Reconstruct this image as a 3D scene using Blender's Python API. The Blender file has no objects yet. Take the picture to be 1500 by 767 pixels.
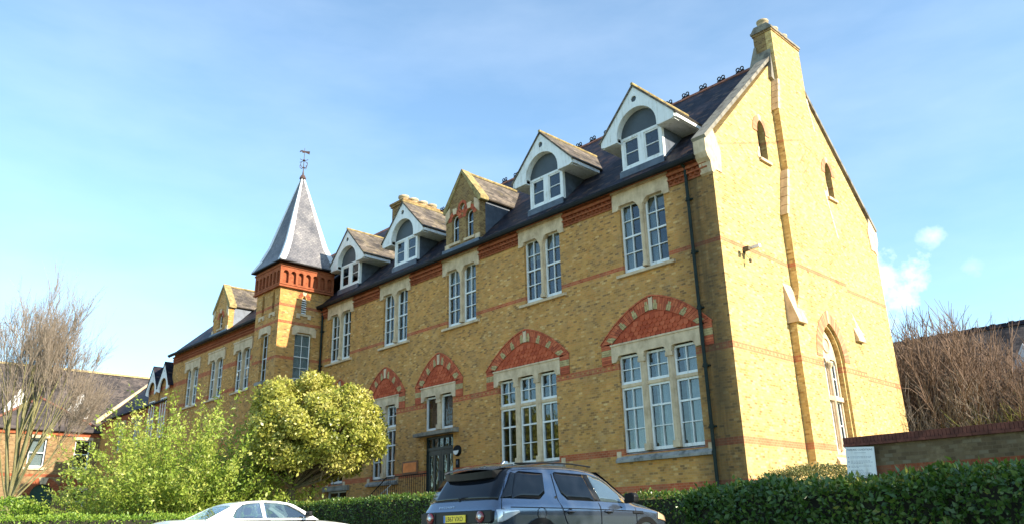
import bpy, bmesh, math, random
import numpy as np
from mathutils import Vector, Matrix
from mathutils.geometry import tessellate_polygon
random.seed(7); rng = np.random.default_rng(7)
R = math.radians
scene = bpy.context.scene
COL = scene.collection

# ------------------------------------------------------------------ camera
CAM = Vector((12.09865, -20.93334, 1.6))
yaw, pitch, roll = R(-45.93941825), R(18.88465678), R(-1.38285498)
Fv = Vector((math.sin(yaw)*math.cos(pitch), math.cos(yaw)*math.cos(pitch), math.sin(pitch)))
r0 = Vector((math.cos(yaw), -math.sin(yaw), 0)); U0 = r0.cross(Fv)
Rv = math.cos(roll)*r0 + math.sin(roll)*U0; Uv = -math.sin(roll)*r0 + math.cos(roll)*U0
cd = bpy.data.cameras.new('camera'); cam = bpy.data.objects.new('camera', cd); COL.objects.link(cam)
cd.sensor_width = 36; cd.lens = 1144.62/1500*36; cd.clip_start = 0.1; cd.clip_end = 3000
m = Matrix((Rv, Uv, -Fv)).transposed().to_4x4(); m.translation = CAM
cam.matrix_world = m
scene.camera = cam

# ------------------------------------------------------------------ light
SUN_AZ = R(13.5)      # from +x towards +y
SUN_EL = R(28)
SUN_STRENGTH = 4.8
SKY_STRENGTH = 0.15
EXPOSURE = 1.2
sd = Vector((math.cos(SUN_EL)*math.cos(SUN_AZ), math.cos(SUN_EL)*math.sin(SUN_AZ), math.sin(SUN_EL)))
sl = bpy.data.lights.new('sun', 'SUN'); so = bpy.data.objects.new('sun', sl); COL.objects.link(so)
sl.energy = SUN_STRENGTH; sl.angle = R(0.5); sl.color = (1.0, 0.90, 0.73)
so.rotation_euler = (-sd).to_track_quat('-Z', 'Y').to_euler(); so.location = (40, 20, 40)
w = bpy.data.worlds.new('World'); scene.world = w; w.use_nodes = True
nt = w.node_tree; N = nt.nodes; L = nt.links; N.clear()
out = N.new('ShaderNodeOutputWorld'); bg = N.new('ShaderNodeBackground'); sky = N.new('ShaderNodeTexSky')
sky.sky_type = 'NISHITA'; sky.sun_disc = False; sky.sun_elevation = SUN_EL
sky.sun_rotation = math.pi/2 - SUN_AZ
sky.air_density = 1.0; sky.dust_density = 0.2; sky.ozone_density = 1.0; sky.altitude = 50
tc = N.new('ShaderNodeTexCoord')
def wmath(op, a, b=None, c=None, clamp=False):
    n = N.new('ShaderNodeMath'); n.operation = op; n.use_clamp = clamp
    for i, x in enumerate((a, b, c)):
        if x is None: continue
        if isinstance(x, (int, float)): n.inputs[i].default_value = x
        else: L.new(x, n.inputs[i])
    return n.outputs[0]
# thin high wisps everywhere, one small cumulus low behind the gable (fixed direction in the sky)
mp = N.new('ShaderNodeMapping'); mp.inputs['Scale'].default_value = (1.6, 1.6, 5.5); mp.inputs['Rotation'].default_value = (0.2, 0.35, 0.4)
L.new(tc.outputs['Generated'], mp.inputs['Vector'])
nz = N.new('ShaderNodeTexNoise'); nz.inputs['Scale'].default_value = 1.7; nz.inputs['Detail'].default_value = 7; nz.inputs['Roughness'].default_value = 0.55
L.new(mp.outputs[0], nz.inputs['Vector'])
wisp = wmath('MULTIPLY', wmath('MULTIPLY_ADD', nz.outputs['Fac'], 2.4, -0.95, True), 0.12)
nz2 = N.new('ShaderNodeTexNoise'); nz2.inputs['Scale'].default_value = 21; nz2.inputs['Detail'].default_value = 9; nz2.inputs['Roughness'].default_value = 0.6
L.new(tc.outputs['Generated'], nz2.inputs['Vector'])
def pix_dir(u, v): return (Fv + Rv*((u-750)/1144.62) + Uv*((383.5-v)/1144.62)).normalized()
def puff(u, v, size, gain):
    d = pix_dir(u, v)
    vm = N.new('ShaderNodeVectorMath'); vm.operation = 'DISTANCE'; vm.inputs[1].default_value = d
    nrm = N.new('ShaderNodeVectorMath'); nrm.operation = 'NORMALIZE'; L.new(tc.outputs['Generated'], nrm.inputs[0])
    L.new(nrm.outputs[0], vm.inputs[0])
    fall = wmath('SUBTRACT', 1.0, wmath('DIVIDE', vm.outputs['Value'], size))
    s = wmath('ADD', fall, wmath('MULTIPLY_ADD', nz2.outputs['Fac'], 3.4, -1.75))
    return wmath('MULTIPLY', wmath('SMOOTH_MIN', wmath('MAXIMUM', wmath('MULTIPLY', s, 0.9), 0.0), 1.0, 0.4), gain, None, True)
cl = wmath('MAXIMUM', puff(1302, 414, 0.046, 1.0), puff(1330, 398, 0.028, .9))
cl = wmath('MAXIMUM', cl, puff(1366, 346, 0.018, 0.5))
cl = wmath('MAXIMUM', cl, puff(1420, 392, 0.024, 0.25))
cl = wmath('MAXIMUM', cl, wmath('ADD', wisp, 0.035))
mx = N.new('ShaderNodeMix'); mx.data_type = 'RGBA'; mx.inputs['B'].default_value = (5.4, 5.8, 6.2, 1)
L.new(cl, mx.inputs['Factor']); tn = N.new('ShaderNodeMix'); tn.data_type = 'RGBA'; tn.blend_type = 'MULTIPLY'; tn.inputs['Factor'].default_value = 1; tn.inputs['B'].default_value = (0.72, 0.90, 0.93, 1)
L.new(sky.outputs[0], tn.inputs['A']); L.new(tn.outputs['Result'], mx.inputs['A']); L.new(mx.outputs['Result'], bg.inputs['Color'])
bg.inputs['Strength'].default_value = SKY_STRENGTH; L.new(bg.outputs[0], out.inputs['Surface'])
vs = scene.view_settings
vs.view_transform = 'Standard'; vs.look = 'None'; vs.gamma = 1; vs.exposure = EXPOSURE; vs.use_curve_mapping = False
scene.render.engine = 'CYCLES'
scene.cycles.max_bounces = 8; scene.cycles.transparent_max_bounces = 16

# ------------------------------------------------------------------ materials
def new_mat(name):
    mt = bpy.data.materials.new(name); mt.use_nodes = True
    return mt, mt.node_tree.nodes, mt.node_tree.links, mt.node_tree.nodes['Principled BSDF']
class G:
    """small node-graph helper"""
    def __init__(s, name):
        s.m, s.N, s.L, s.b = new_mat(name)
    def put(s, sock, x):
        if isinstance(x, (int, float)): sock.default_value = x
        elif isinstance(x, tuple):
            sock.default_value = x + (1,) if (len(x) == 3 and sock.type == 'RGBA') else x
        else: s.L.new(x, sock)
    def math(s, op, a, b=None, c=None, clamp=False):
        n = s.N.new('ShaderNodeMath'); n.operation = op; n.use_clamp = clamp
        for i, x in enumerate((a, b, c)):
            if x is not None: s.put(n.inputs[i], x)
        return n.outputs[0]
    def mix(s, f, a, b, blend='MIX'):
        n = s.N.new('ShaderNodeMix'); n.data_type = 'RGBA'; n.blend_type = blend
        s.put(n.inputs['Factor'], f); s.put(n.inputs['A'], a); s.put(n.inputs['B'], b)
        return n.outputs['Result']
    def noise(s, vec, scale, detail=4, rough=0.55):
        n = s.N.new('ShaderNodeTexNoise'); n.inputs['Scale'].default_value = scale
        n.inputs['Detail'].default_value = detail; n.inputs['Roughness'].default_value = rough
        if vec is not None: s.L.new(vec, n.inputs['Vector'])
        return n.outputs['Fac']
    def ramp(s, f, stops):
        n = s.N.new('ShaderNodeValToRGB'); e = n.color_ramp.elements
        while len(e) < len(stops): e.new(0.5)
        for el, (p, c) in zip(e, stops): el.position = p; el.color = c + (1,)
        s.L.new(f, n.inputs[0]); return n.outputs[0]
    def pos(s):
        return s.N.new('ShaderNodeNewGeometry').outputs['Position']
    def objpos(s):
        return s.N.new('ShaderNodeTexCoord').outputs['Object']
    def sep(s, v):
        n = s.N.new('ShaderNodeSeparateXYZ'); s.L.new(v, n.inputs[0]); return n.outputs
    def comb(s, x, y, z=0.0):
        n = s.N.new('ShaderNodeCombineXYZ')
        for i, q in enumerate((x, y, z)): s.put(n.inputs[i], q)
        return n.outputs[0]
    def bump(s, h, strength=0.3, dist=0.01):
        n = s.N.new('ShaderNodeBump'); n.inputs['Strength'].default_value = strength; n.inputs['Distance'].default_value = dist
        s.L.new(h, n.inputs['Height']); s.L.new(n.outputs[0], s.b.inputs['Normal'])
    def wallvec(s):
        g = s.N.new('ShaderNodeNewGeometry'); p = s.sep(g.outputs['Position']); n = s.sep(g.outputs['True Normal'])
        side = s.math('GREATER_THAN', s.math('ABSOLUTE', n[0]), 0.7)
        h = s.math('ADD', s.math('MULTIPLY', p[1], side), s.math('MULTIPLY', p[0], s.math('SUBTRACT', 1.0, side)))
        return h, p[2], p, g.outputs['Position']
    def set(s, **k):
        for a, v in k.items(): s.put(s.b.inputs[a.replace('_', ' ')], v)
        return s.m

def brick_mat(name, bands=(), pattern=None, palette=None, stain_x=None, mortar=(.45, .31, .175), pale=0.0, redk=1.0, diaper=False, soot_k=.5):
    g = G(name); h, z, p, P = g.wallvec()
    vec = g.comb(h, z)
    bt = g.N.new('ShaderNodeTexBrick'); g.L.new(vec, bt.inputs['Vector'])
    bt.inputs['Color1'].default_value = (0, 0, 0, 1); bt.inputs['Color2'].default_value = (1, 1, 1, 1); bt.inputs['Mortar'].default_value = (.5, .5, .5, 1)
    bt.inputs['Scale'].default_value = 1; bt.inputs['Mortar Size'].default_value = 0.007; bt.inputs['Mortar Smooth'].default_value = 0.15
    bt.inputs['Brick Width'].default_value = 0.17; bt.inputs['Row Height'].default_value = 0.075; bt.offset = 0.5; bt.inputs['Bias'].default_value = 0
    pal = palette or [(0.0, (.24, .130, .055)), (0.08, (.33, .175, .062)), (0.18, (.44, .225, .068)), (0.35, (.50, .252, .071)), (0.65, (.58, .315, .095)), (0.88, (.55, .255, .074)), (1.0, (.66, .430, .18))]
    col = g.ramp(bt.outputs['Color'], pal)
    red = g.ramp(bt.outputs['Color'], [(0.0, tuple(a+(b-a)*pale for a, b in zip((.34, .074, .032), (.50, .30, .15)))), (0.5, tuple(a+(b-a)*pale for a, b in zip((.49, .120, .050), (.52, .30, .15)))), (1.0, tuple(a+(b-a)*pale for a, b in zip((.46, .135, .058), (.54, .32, .17))))])
    mask = None
    for z0, z1 in bands:
        q = g.math('MULTIPLY', g.math('GREATER_THAN', z, z0), g.math('LESS_THAN', z, z1))
        mask = q if mask is None else g.math('MAXIMUM', mask, q)
    if pattern:      # band of three courses, the middle one chequered red and buff
        z0, z1 = pattern
        q = g.math('MULTIPLY', g.math('GREATER_THAN', z, z0), g.math('LESS_THAN', z, z1))
        mid = g.math('MULTIPLY', g.math('GREATER_THAN', z, z0+.075), g.math('LESS_THAN', z, z1-.075))
        chk = g.math('GREATER_THAN', g.math('FRACT', g.math('DIVIDE', h, 0.24)), 0.55)
        q = g.math('SUBTRACT', q, g.math('MULTIPLY', g.math('MULTIPLY', mid, chk), 0.75))
        mask = q if mask is None else g.math('MAXIMUM', mask, q)
    if diaper:      # faint lattice of red headers on the chimney breast
        tri = g.math('ABSOLUTE', g.math('SUBTRACT', g.math('FRACT', g.math('DIVIDE', g.math('SUBTRACT', z, 13.5), 0.62)), 0.5))
        dd = g.math('ABSOLUTE', g.math('SUBTRACT', g.math('ABSOLUTE', g.math('SUBTRACT', p[1], 6.4)), g.math('MULTIPLY_ADD', tri, 0.62, 0.02)))
        q = g.math('MULTIPLY', g.math('LESS_THAN', dd, 0.055), g.math('MULTIPLY', g.math('GREATER_THAN', z, 13.5), g.math('LESS_THAN', z, 15.98)))
        d2 = g.math('ABSOLUTE', g.math('SUBTRACT', z, g.math('SUBTRACT', 15.75, g.math('MULTIPLY', g.math('ABSOLUTE', g.math('SUBTRACT', p[1], 6.4)), 0.35))))
        q = g.math('MAXIMUM', q, g.math('LESS_THAN', d2, 0.045))
        mask = g.math('MAXIMUM', mask, g.math('MULTIPLY', q, 0.8))
    if mask is not None: col = g.mix(mask, col, g.mix(1.0, red, (redk,)*3, 'MULTIPLY'))
    col = g.mix(g.math('MULTIPLY', bt.outputs['Fac'], 0.5), col, mortar)
    big = g.noise(P, 0.42, 7, 0.68); mid_ = g.noise(P, 3.2, 4, 0.6)
    streak = g.N.new('ShaderNodeMapping'); streak.inputs['Scale'].default_value = (2.2, 2.2, 0.22); g.L.new(P, streak.inputs['Vector'])
    st = g.noise(streak.outputs[0], 1.0, 5, 0.6)
    f = g.math('ADD', g.math('MULTIPLY', big, 0.55), g.math('ADD', g.math('MULTIPLY', mid_, 0.45), g.math('MULTIPLY', st, 0.35)))
    grime = g.ramp(f, [(0.46, (.52, .48, .44)), (0.58, (.90, .88, .85)), (0.72, (1.06, 1.04, 1.01)), (0.88, (1.22, 1.20, 1.14))])
    # soot and weathering: grey-brown clouds of several sizes, run-off streaks
    soot = g.math('ADD', g.math('MULTIPLY_ADD', g.noise(P, 1.15, 6, .7), 3.2, -1.45, True), g.math('MULTIPLY', g.math('MULTIPLY_ADD', st, 3.0, -1.5, True), .5))
    col = g.mix(g.math('MULTIPLY', soot, soot_k, None, True), col, (.21, .155, .098))
    pale_ = g.math('MULTIPLY_ADD', g.noise(P, 2.1, 5, .7), 4.0, -2.15, True)
    col = g.mix(g.math('MULTIPLY', pale_, soot_k*.6), col, (.62, .47, .27))
    col = g.mix(1.0, col, grime, 'MULTIPLY')
    if stain_x is not None:      # damp, algae-dark brickwork round the leaking downpipe
        d = g.math('ABSOLUTE', g.math('SUBTRACT', p[0], stain_x+.35))
        s_ = g.math('SUBTRACT', 1.0, g.math('DIVIDE', d, 1.15), None, True)
        s_ = g.math('MULTIPLY', s_, g.math('MULTIPLY_ADD', st, 3.0, -0.55, True))
        col = g.mix(g.math('MULTIPLY', s_, 0.85, None, True), col, (.05, .042, .028))
    g.bump(g.math('ADD', g.math('MULTIPLY', bt.outputs['Fac'], -1.0), g.math('MULTIPLY', g.noise(P, 60, 3), 0.5)), 0.5, 0.008)
    return g.set(Base_Color=col, Roughness=0.92, Specular_IOR_Level=0.2)

def simple(name, col, rough=0.6, var=0.15, scale=6.0, metal=0.0, bump=0.0, spec=0.5, coat=0.0):
    g = G(name); P = g.pos()
    n = g.noise(P, scale, 6, 0.6)
    c = g.mix(1.0, col, g.ramp(n, [(0.3, (1-var*1.6,)*3), (0.7, (1+var*.6,)*3)]), 'MULTIPLY')
    if bump: g.bump(g.noise(P, scale*6, 4), bump, 0.01)
    return g.set(Base_Color=c, Roughness=rough, Metallic=metal, Specular_IOR_Level=spec, Coat_Weight=coat)

def slate_mat(name, stops, lichen=0.0, w=0.28, rh=0.19, rough=0.42):
    g = G(name); h, z, p, P = g.wallvec()
    bt = g.N.new('ShaderNodeTexBrick'); g.L.new(g.comb(h, g.math('MULTIPLY', z, 1.4)), bt.inputs['Vector'])
    bt.inputs['Color1'].default_value = (0, 0, 0, 1); bt.inputs['Color2'].default_value = (1, 1, 1, 1); bt.inputs['Mortar'].default_value = (.2, .2, .2, 1)
    bt.inputs['Scale'].default_value = 1; bt.inputs['Mortar Size'].default_value = 0.008; bt.inputs['Brick Width'].default_value = w; bt.inputs['Row Height'].default_value = rh
    col = g.ramp(bt.outputs['Color'], stops)
    big = g.noise(P, 0.8, 6, 0.65)
    col = g.mix(1.0, col, g.ramp(big, [(0.32, (.5, .5, .54)), (0.68, (1.4, 1.28, 1.18))]), 'MULTIPLY')
    if lichen: col = g.mix(g.math('MULTIPLY', g.math('MULTIPLY_ADD', g.noise(P, 2.3, 8, 0.7), 5, -2.5, True), lichen), col, (.25, .20, .09))
    col = g.mix(g.math('MULTIPLY', bt.outputs['Fac'], 0.7), col, (.02, .02, .022))
    g.bump(g.math('MULTIPLY_ADD', bt.outputs['Fac'], -1.0, bt.outputs['Color']), 0.35, 0.01)
    return g.set(Base_Color=col, Roughness=rough, Specular_IOR_Level=0.10)

def glass_mat(name, tint=(.55, .6, .6), refl=0.22, gain=.35):
    mt = bpy.data.materials.new(name); mt.use_nodes = True; n = mt.node_tree.nodes; l = mt.node_tree.links; n.clear()
    o = n.new('ShaderNodeOutputMaterial'); mxs = n.new('ShaderNodeMixShader'); tr = n.new('ShaderNodeBsdfTransparent'); gl = n.new('ShaderNodeBsdfGlossy')
    tr.inputs[0].default_value = tint + (1,); gl.inputs['Roughness'].default_value = 0.01; gl.inputs[0].default_value = (.95, .97, 1, 1)
    lw = n.new('ShaderNodeLayerWeight'); lw.inputs[0].default_value = 0.45
    ma = n.new('ShaderNodeMath'); ma.operation = 'MULTIPLY_ADD'; ma.inputs[1].default_value = gain; ma.inputs[2].default_value = refl; ma.use_clamp = True
    geo = n.new('ShaderNodeNewGeometry'); nz = n.new('ShaderNodeTexNoise'); nz.inputs['Scale'].default_value = 2.2; nz.inputs['Detail'].default_value = 2
    bp = n.new('ShaderNodeBump'); bp.inputs['Strength'].default_value = 0.10; bp.inputs['Distance'].default_value = 0.06
    l.new(geo.outputs['Position'], nz.inputs['Vector']); l.new(nz.outputs['Fac'], bp.inputs['Height']); l.new(bp.outputs[0], gl.inputs['Normal'])
    l.new(lw.outputs['Fresnel'], ma.inputs[0]); l.new(ma.outputs[0], mxs.inputs[0]); l.new(tr.outputs[0], mxs.inputs[1]); l.new(gl.outputs[0], mxs.inputs[2]); l.new(mxs.outputs[0], o.inputs[0])
    return mt

def leaf_mat(name, stops, rough=0.45, trans=0.35, spec=0.5):
    g = G(name)
    a = g.N.new('ShaderNodeAttribute'); a.attribute_name = 'tint'
    col = g.ramp(a.outputs['Fac'], stops)
    g.set(Base_Color=col, Roughness=rough, Specular_IOR_Level=spec)
    t = g.N.new('ShaderNodeBsdfTranslucent'); g.L.new(col, t.inputs[0])
    mxs = g.N.new('ShaderNodeMixShader'); mxs.inputs[0].default_value = trans
    o = g.N['Material Output']; g.L.new(g.b.outputs[0], mxs.inputs[1]); g.L.new(t.outputs[0], mxs.inputs[2]); g.L.new(mxs.outputs[0], o.inputs[0])
    return g.m

def bark_mat(name, stops, scale=3.0):
    g = G(name); P = g.pos()
    mpn = g.N.new('ShaderNodeMapping'); mpn.inputs['Scale'].default_value = (scale*3, scale*3, scale); g.L.new(P, mpn.inputs['Vector'])
    col = g.ramp(g.noise(mpn.outputs[0], 1.0, 6, 0.65), stops)
    g.bump(g.noise(mpn.outputs[0], 3.0, 4), 0.5, 0.02)
    return g.set(Base_Color=col, Roughness=0.9, Specular_IOR_Level=0.2)

BANDS = [(10.125, 10.275), (3.825, 4.05), (2.625, 2.85), (1.6, 2.1)]
PAT = (6.675, 6.9)
M = {}
M['brick'] = brick_mat('stock_brick', BANDS, PAT, stain_x=-0.97)
M['brick_sunlit'] = brick_mat('stock_brick_sunlit', BANDS, PAT, pale=.42, diaper=True, soot_k=.16, mortar=(.50, .39, .23), palette=[(0.0, (.33, .20, .075)), (0.2, (.46, .305, .115)), (0.5, (.55, .38, .15)), (0.8, (.60, .425, .17)), (1.0, (.68, .52, .25))])  # same stock brick; palette and red bands paled to carry the sun
M['brick_tower'] = brick_mat('stock_brick_tower', [(12.0, 12.15), (12.9, 13.05), (10.125, 10.275), (6.675, 6.9), (3.8, 4.0)])
M['brick_wing'] = brick_mat('stock_brick_wing', [(11.55, 11.85), (10.0, 10.2), (6.675, 6.9)])
M['brick_far'] = brick_mat('stock_brick_far', [(9.7, 10.0), (6.3, 6.5)], redk=.6, mortar=(.24, .18, .11), palette=[(0.0, (.15, .09, .045)), (0.5, (.27, .165, .075)), (1.0, (.34, .23, .12))])
M['brick_old'] = brick_mat('old_garden_brick', [(2.475, 2.70)], redk=.45, mortar=(.13, .10, .065), palette=[(0.0, (.085, .058, .034)), (0.4, (.12, .083, .047)), (0.75, (.15, .11, .063)), (1.0, (.17, .14, .095))])
M['brick_red'] = brick_mat('red_brick', [(-5, 60)], redk=.72, soot_k=.1, pale=.10, mortar=(.16, .07, .04))
M['brick_dark'] = brick_mat('sooty_brick', [], palette=[(0.0, (.13, .07, .03)), (0.5, (.24, .15, .06)), (1.0, (.33, .22, .09))])
g = G('red_voussoir'); a = g.N.new('ShaderNodeAttribute'); a.attribute_name = 'tint'
M['voussoir'] = g.set(Base_Color=g.mix(1.0, g.ramp(a.outputs['Fac'], [(0, (.36, .070, .030)), (.5, (.50, .110, .044)), (1, (.58, .15, .062))]), g.ramp(g.noise(g.pos(), 5, 5), [(.3, (.75,)*3), (.7, (1.1,)*3)]), 'MULTIPLY'), Roughness=0.9)
g = G('sunlit_red_brick'); a = g.N.new('ShaderNodeAttribute'); a.attribute_name = 'tint'
M['voussoir_sunlit'] = g.set(Base_Color=g.ramp(a.outputs['Fac'], [(0, (.42, .16, .08)), (1, (.52, .25, .13))]), Roughness=.9)  # arch red washed paler, sun on the gable put into the colour
g = G('terracotta_tile'); a = g.N.new('ShaderNodeAttribute'); a.attribute_name = 'tint'
M['terracotta'] = g.set(Base_Color=g.ramp(a.outputs['Fac'], [(0, (.36, .064, .027)), (.5, (.47, .092, .037)), (1, (.54, .125, .055))]), Roughness=.8, Specular_IOR_Level=.2)
M['buff'] = simple('buff_brick_block', (.50, .37, .17), 0.9, 0.3, 9)
M['mortar'] = simple('red_mortar', (.22, .09, .055), 0.95)
def stone_mat(name, base, dirt):
    g = G(name); P = g.pos()
    mpn = g.N.new('ShaderNodeMapping'); mpn.inputs['Scale'].default_value = (3, 3, 1.0); g.L.new(P, mpn.inputs['Vector'])
    f = g.math('ADD', g.math('MULTIPLY', g.noise(P, 2.6, 7, .65), .6), g.math('MULTIPLY', g.noise(mpn.outputs[0], 1.4, 5, .6), .4))
    col = g.ramp(f, [(.36, dirt), (.50, tuple(.8*q for q in base)), (.64, base)])
    g.bump(g.noise(P, 40, 4), .25, .006)
    return g.set(Base_Color=col, Roughness=.9, Specular_IOR_Level=.25)
M['stone'] = stone_mat('portland_stone', (.74, .56, .37), (.42, .30, .19))
M['sill_stone'] = stone_mat('weathered_sill_stone', (.36, .34, .31), (.07, .07, .065))
M['grey_stone'] = stone_mat('grey_brown_stone', (.30, .27, .22), (.08, .07, .06))  # grey-brown base with darker random patches
g = G('white_paint'); P = g.pos(); mpn = g.N.new('ShaderNodeMapping'); mpn.inputs['Scale'].default_value = (9, 9, .8); g.L.new(P, mpn.inputs['Vector'])
f = g.math('ADD', g.math('MULTIPLY', g.noise(mpn.outputs[0], 1.0, 5, .6), .6), g.math('MULTIPLY', g.noise(P, 3.0, 6, .65), .4))
M['white'] = g.set(Base_Color=g.ramp(f, [(.34, (.52, .50, .45)), (.46, (.74, .735, .72)), (.6, (.81, .81, .80))]), Roughness=.45)
M['slate'] = slate_mat('roof_slate', [(0, (.008, .009, .016)), (.35, (.016, .018, .030)), (.65, (.027, .025, .036)), (.85, (.052, .034, .034)), (1, (.085, .062, .052))], rough=.55)
M['slate_brown'] = slate_mat('mossy_slate', [(0, (.075, .068, .06)), (.5, (.135, .12, .105)), (1, (.20, .175, .145))], lichen=.45, rough=.75)
M['slate_spire'] = slate_mat('spire_slate', [(0, (.14, .145, .165)), (.5, (.17, .175, .195)), (1, (.20, .205, .22))], w=.2, rh=.16)
M['slate_far'] = slate_mat('far_slate', [(0, (.05, .046, .046)), (.5, (.078, .070, .070)), (1, (.115, .098, .09))], rough=.7)
M['lead'] = simple('lead_sheet', (.10, .12, .155), 0.5, 0.3, 3, metal=.2)
M['lead_pale'] = simple('pale_lead_roll', (.74, .75, .77), 0.5, 0.1, 3)
M['lunette'] = simple('grey_painted_panel', (.055, .068, .082), 0.5, 0.15, 2)
M['black'] = simple('black_iron_paint', (.010, .011, .012), 0.6, 0.3, 4, spec=.2)
M['pipe'] = simple('dark_green_iron', (.014, .024, .021), 0.6, 0.3, 3, spec=.2)
M['dark'] = simple('dark_interior', (.02, .02, .022), 0.9)
M['glass'] = glass_mat('window_glass', (.66, .70, .70), 0.03, .11)
M['curtain'] = simple('net_curtain', (.75, .78, .80), 0.9, 0.08, 2)
M['blind'] = simple('cream_blind', (.45, .41, .32), 0.9, 0.08, 2)
M['ridge'] = simple('red_ridge_tile', (.26, .10, .06), 0.85, 0.35, 5)
M['lichen_stone'] = simple('lichen_coping', (.36, .27, .11), 0.9, 0.4, 5)
M['pot'] = simple('buff_chimney_pot', (.48, .38, .24), 0.85, 0.3, 4)
M['teal'] = simple('dark_teal_paint', (.010, .028, .036), 0.35, 0.2, 3)
M['copper'] = simple('copper_plate', (.50, .17, .05), 0.35, 0.2, 4, metal=.5)
M['wood'] = simple('varnished_frame', (.20, .09, .04), 0.5, 0.2, 6)
M['grass'] = None
g = G('lawn_grass'); P = g.pos()
M['grass'] = g.set(Base_Color=g.ramp(g.noise(P, 1.2, 8, .7), [(.3, (.06, .085, .025)), (.5, (.10, .125, .04)), (.7, (.17, .165, .075))]), Roughness=.95)  # lawn lightened too, for bounce onto the front wall
g = G('bounce_ground'); P = g.pos()
M['bounce_gravel'] = g.set(Base_Color=g.ramp(g.noise(P, 30, 6, .7), [(.3, (.20, .185, .165)), (.7, (.34, .315, .28))]), Roughness=.9)  # unseen car park made pale so it bounces sunlight onto the front
M['concrete'] = simple('concrete_paving', (.32, .30, .27), 0.9, 0.2, 3)

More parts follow.
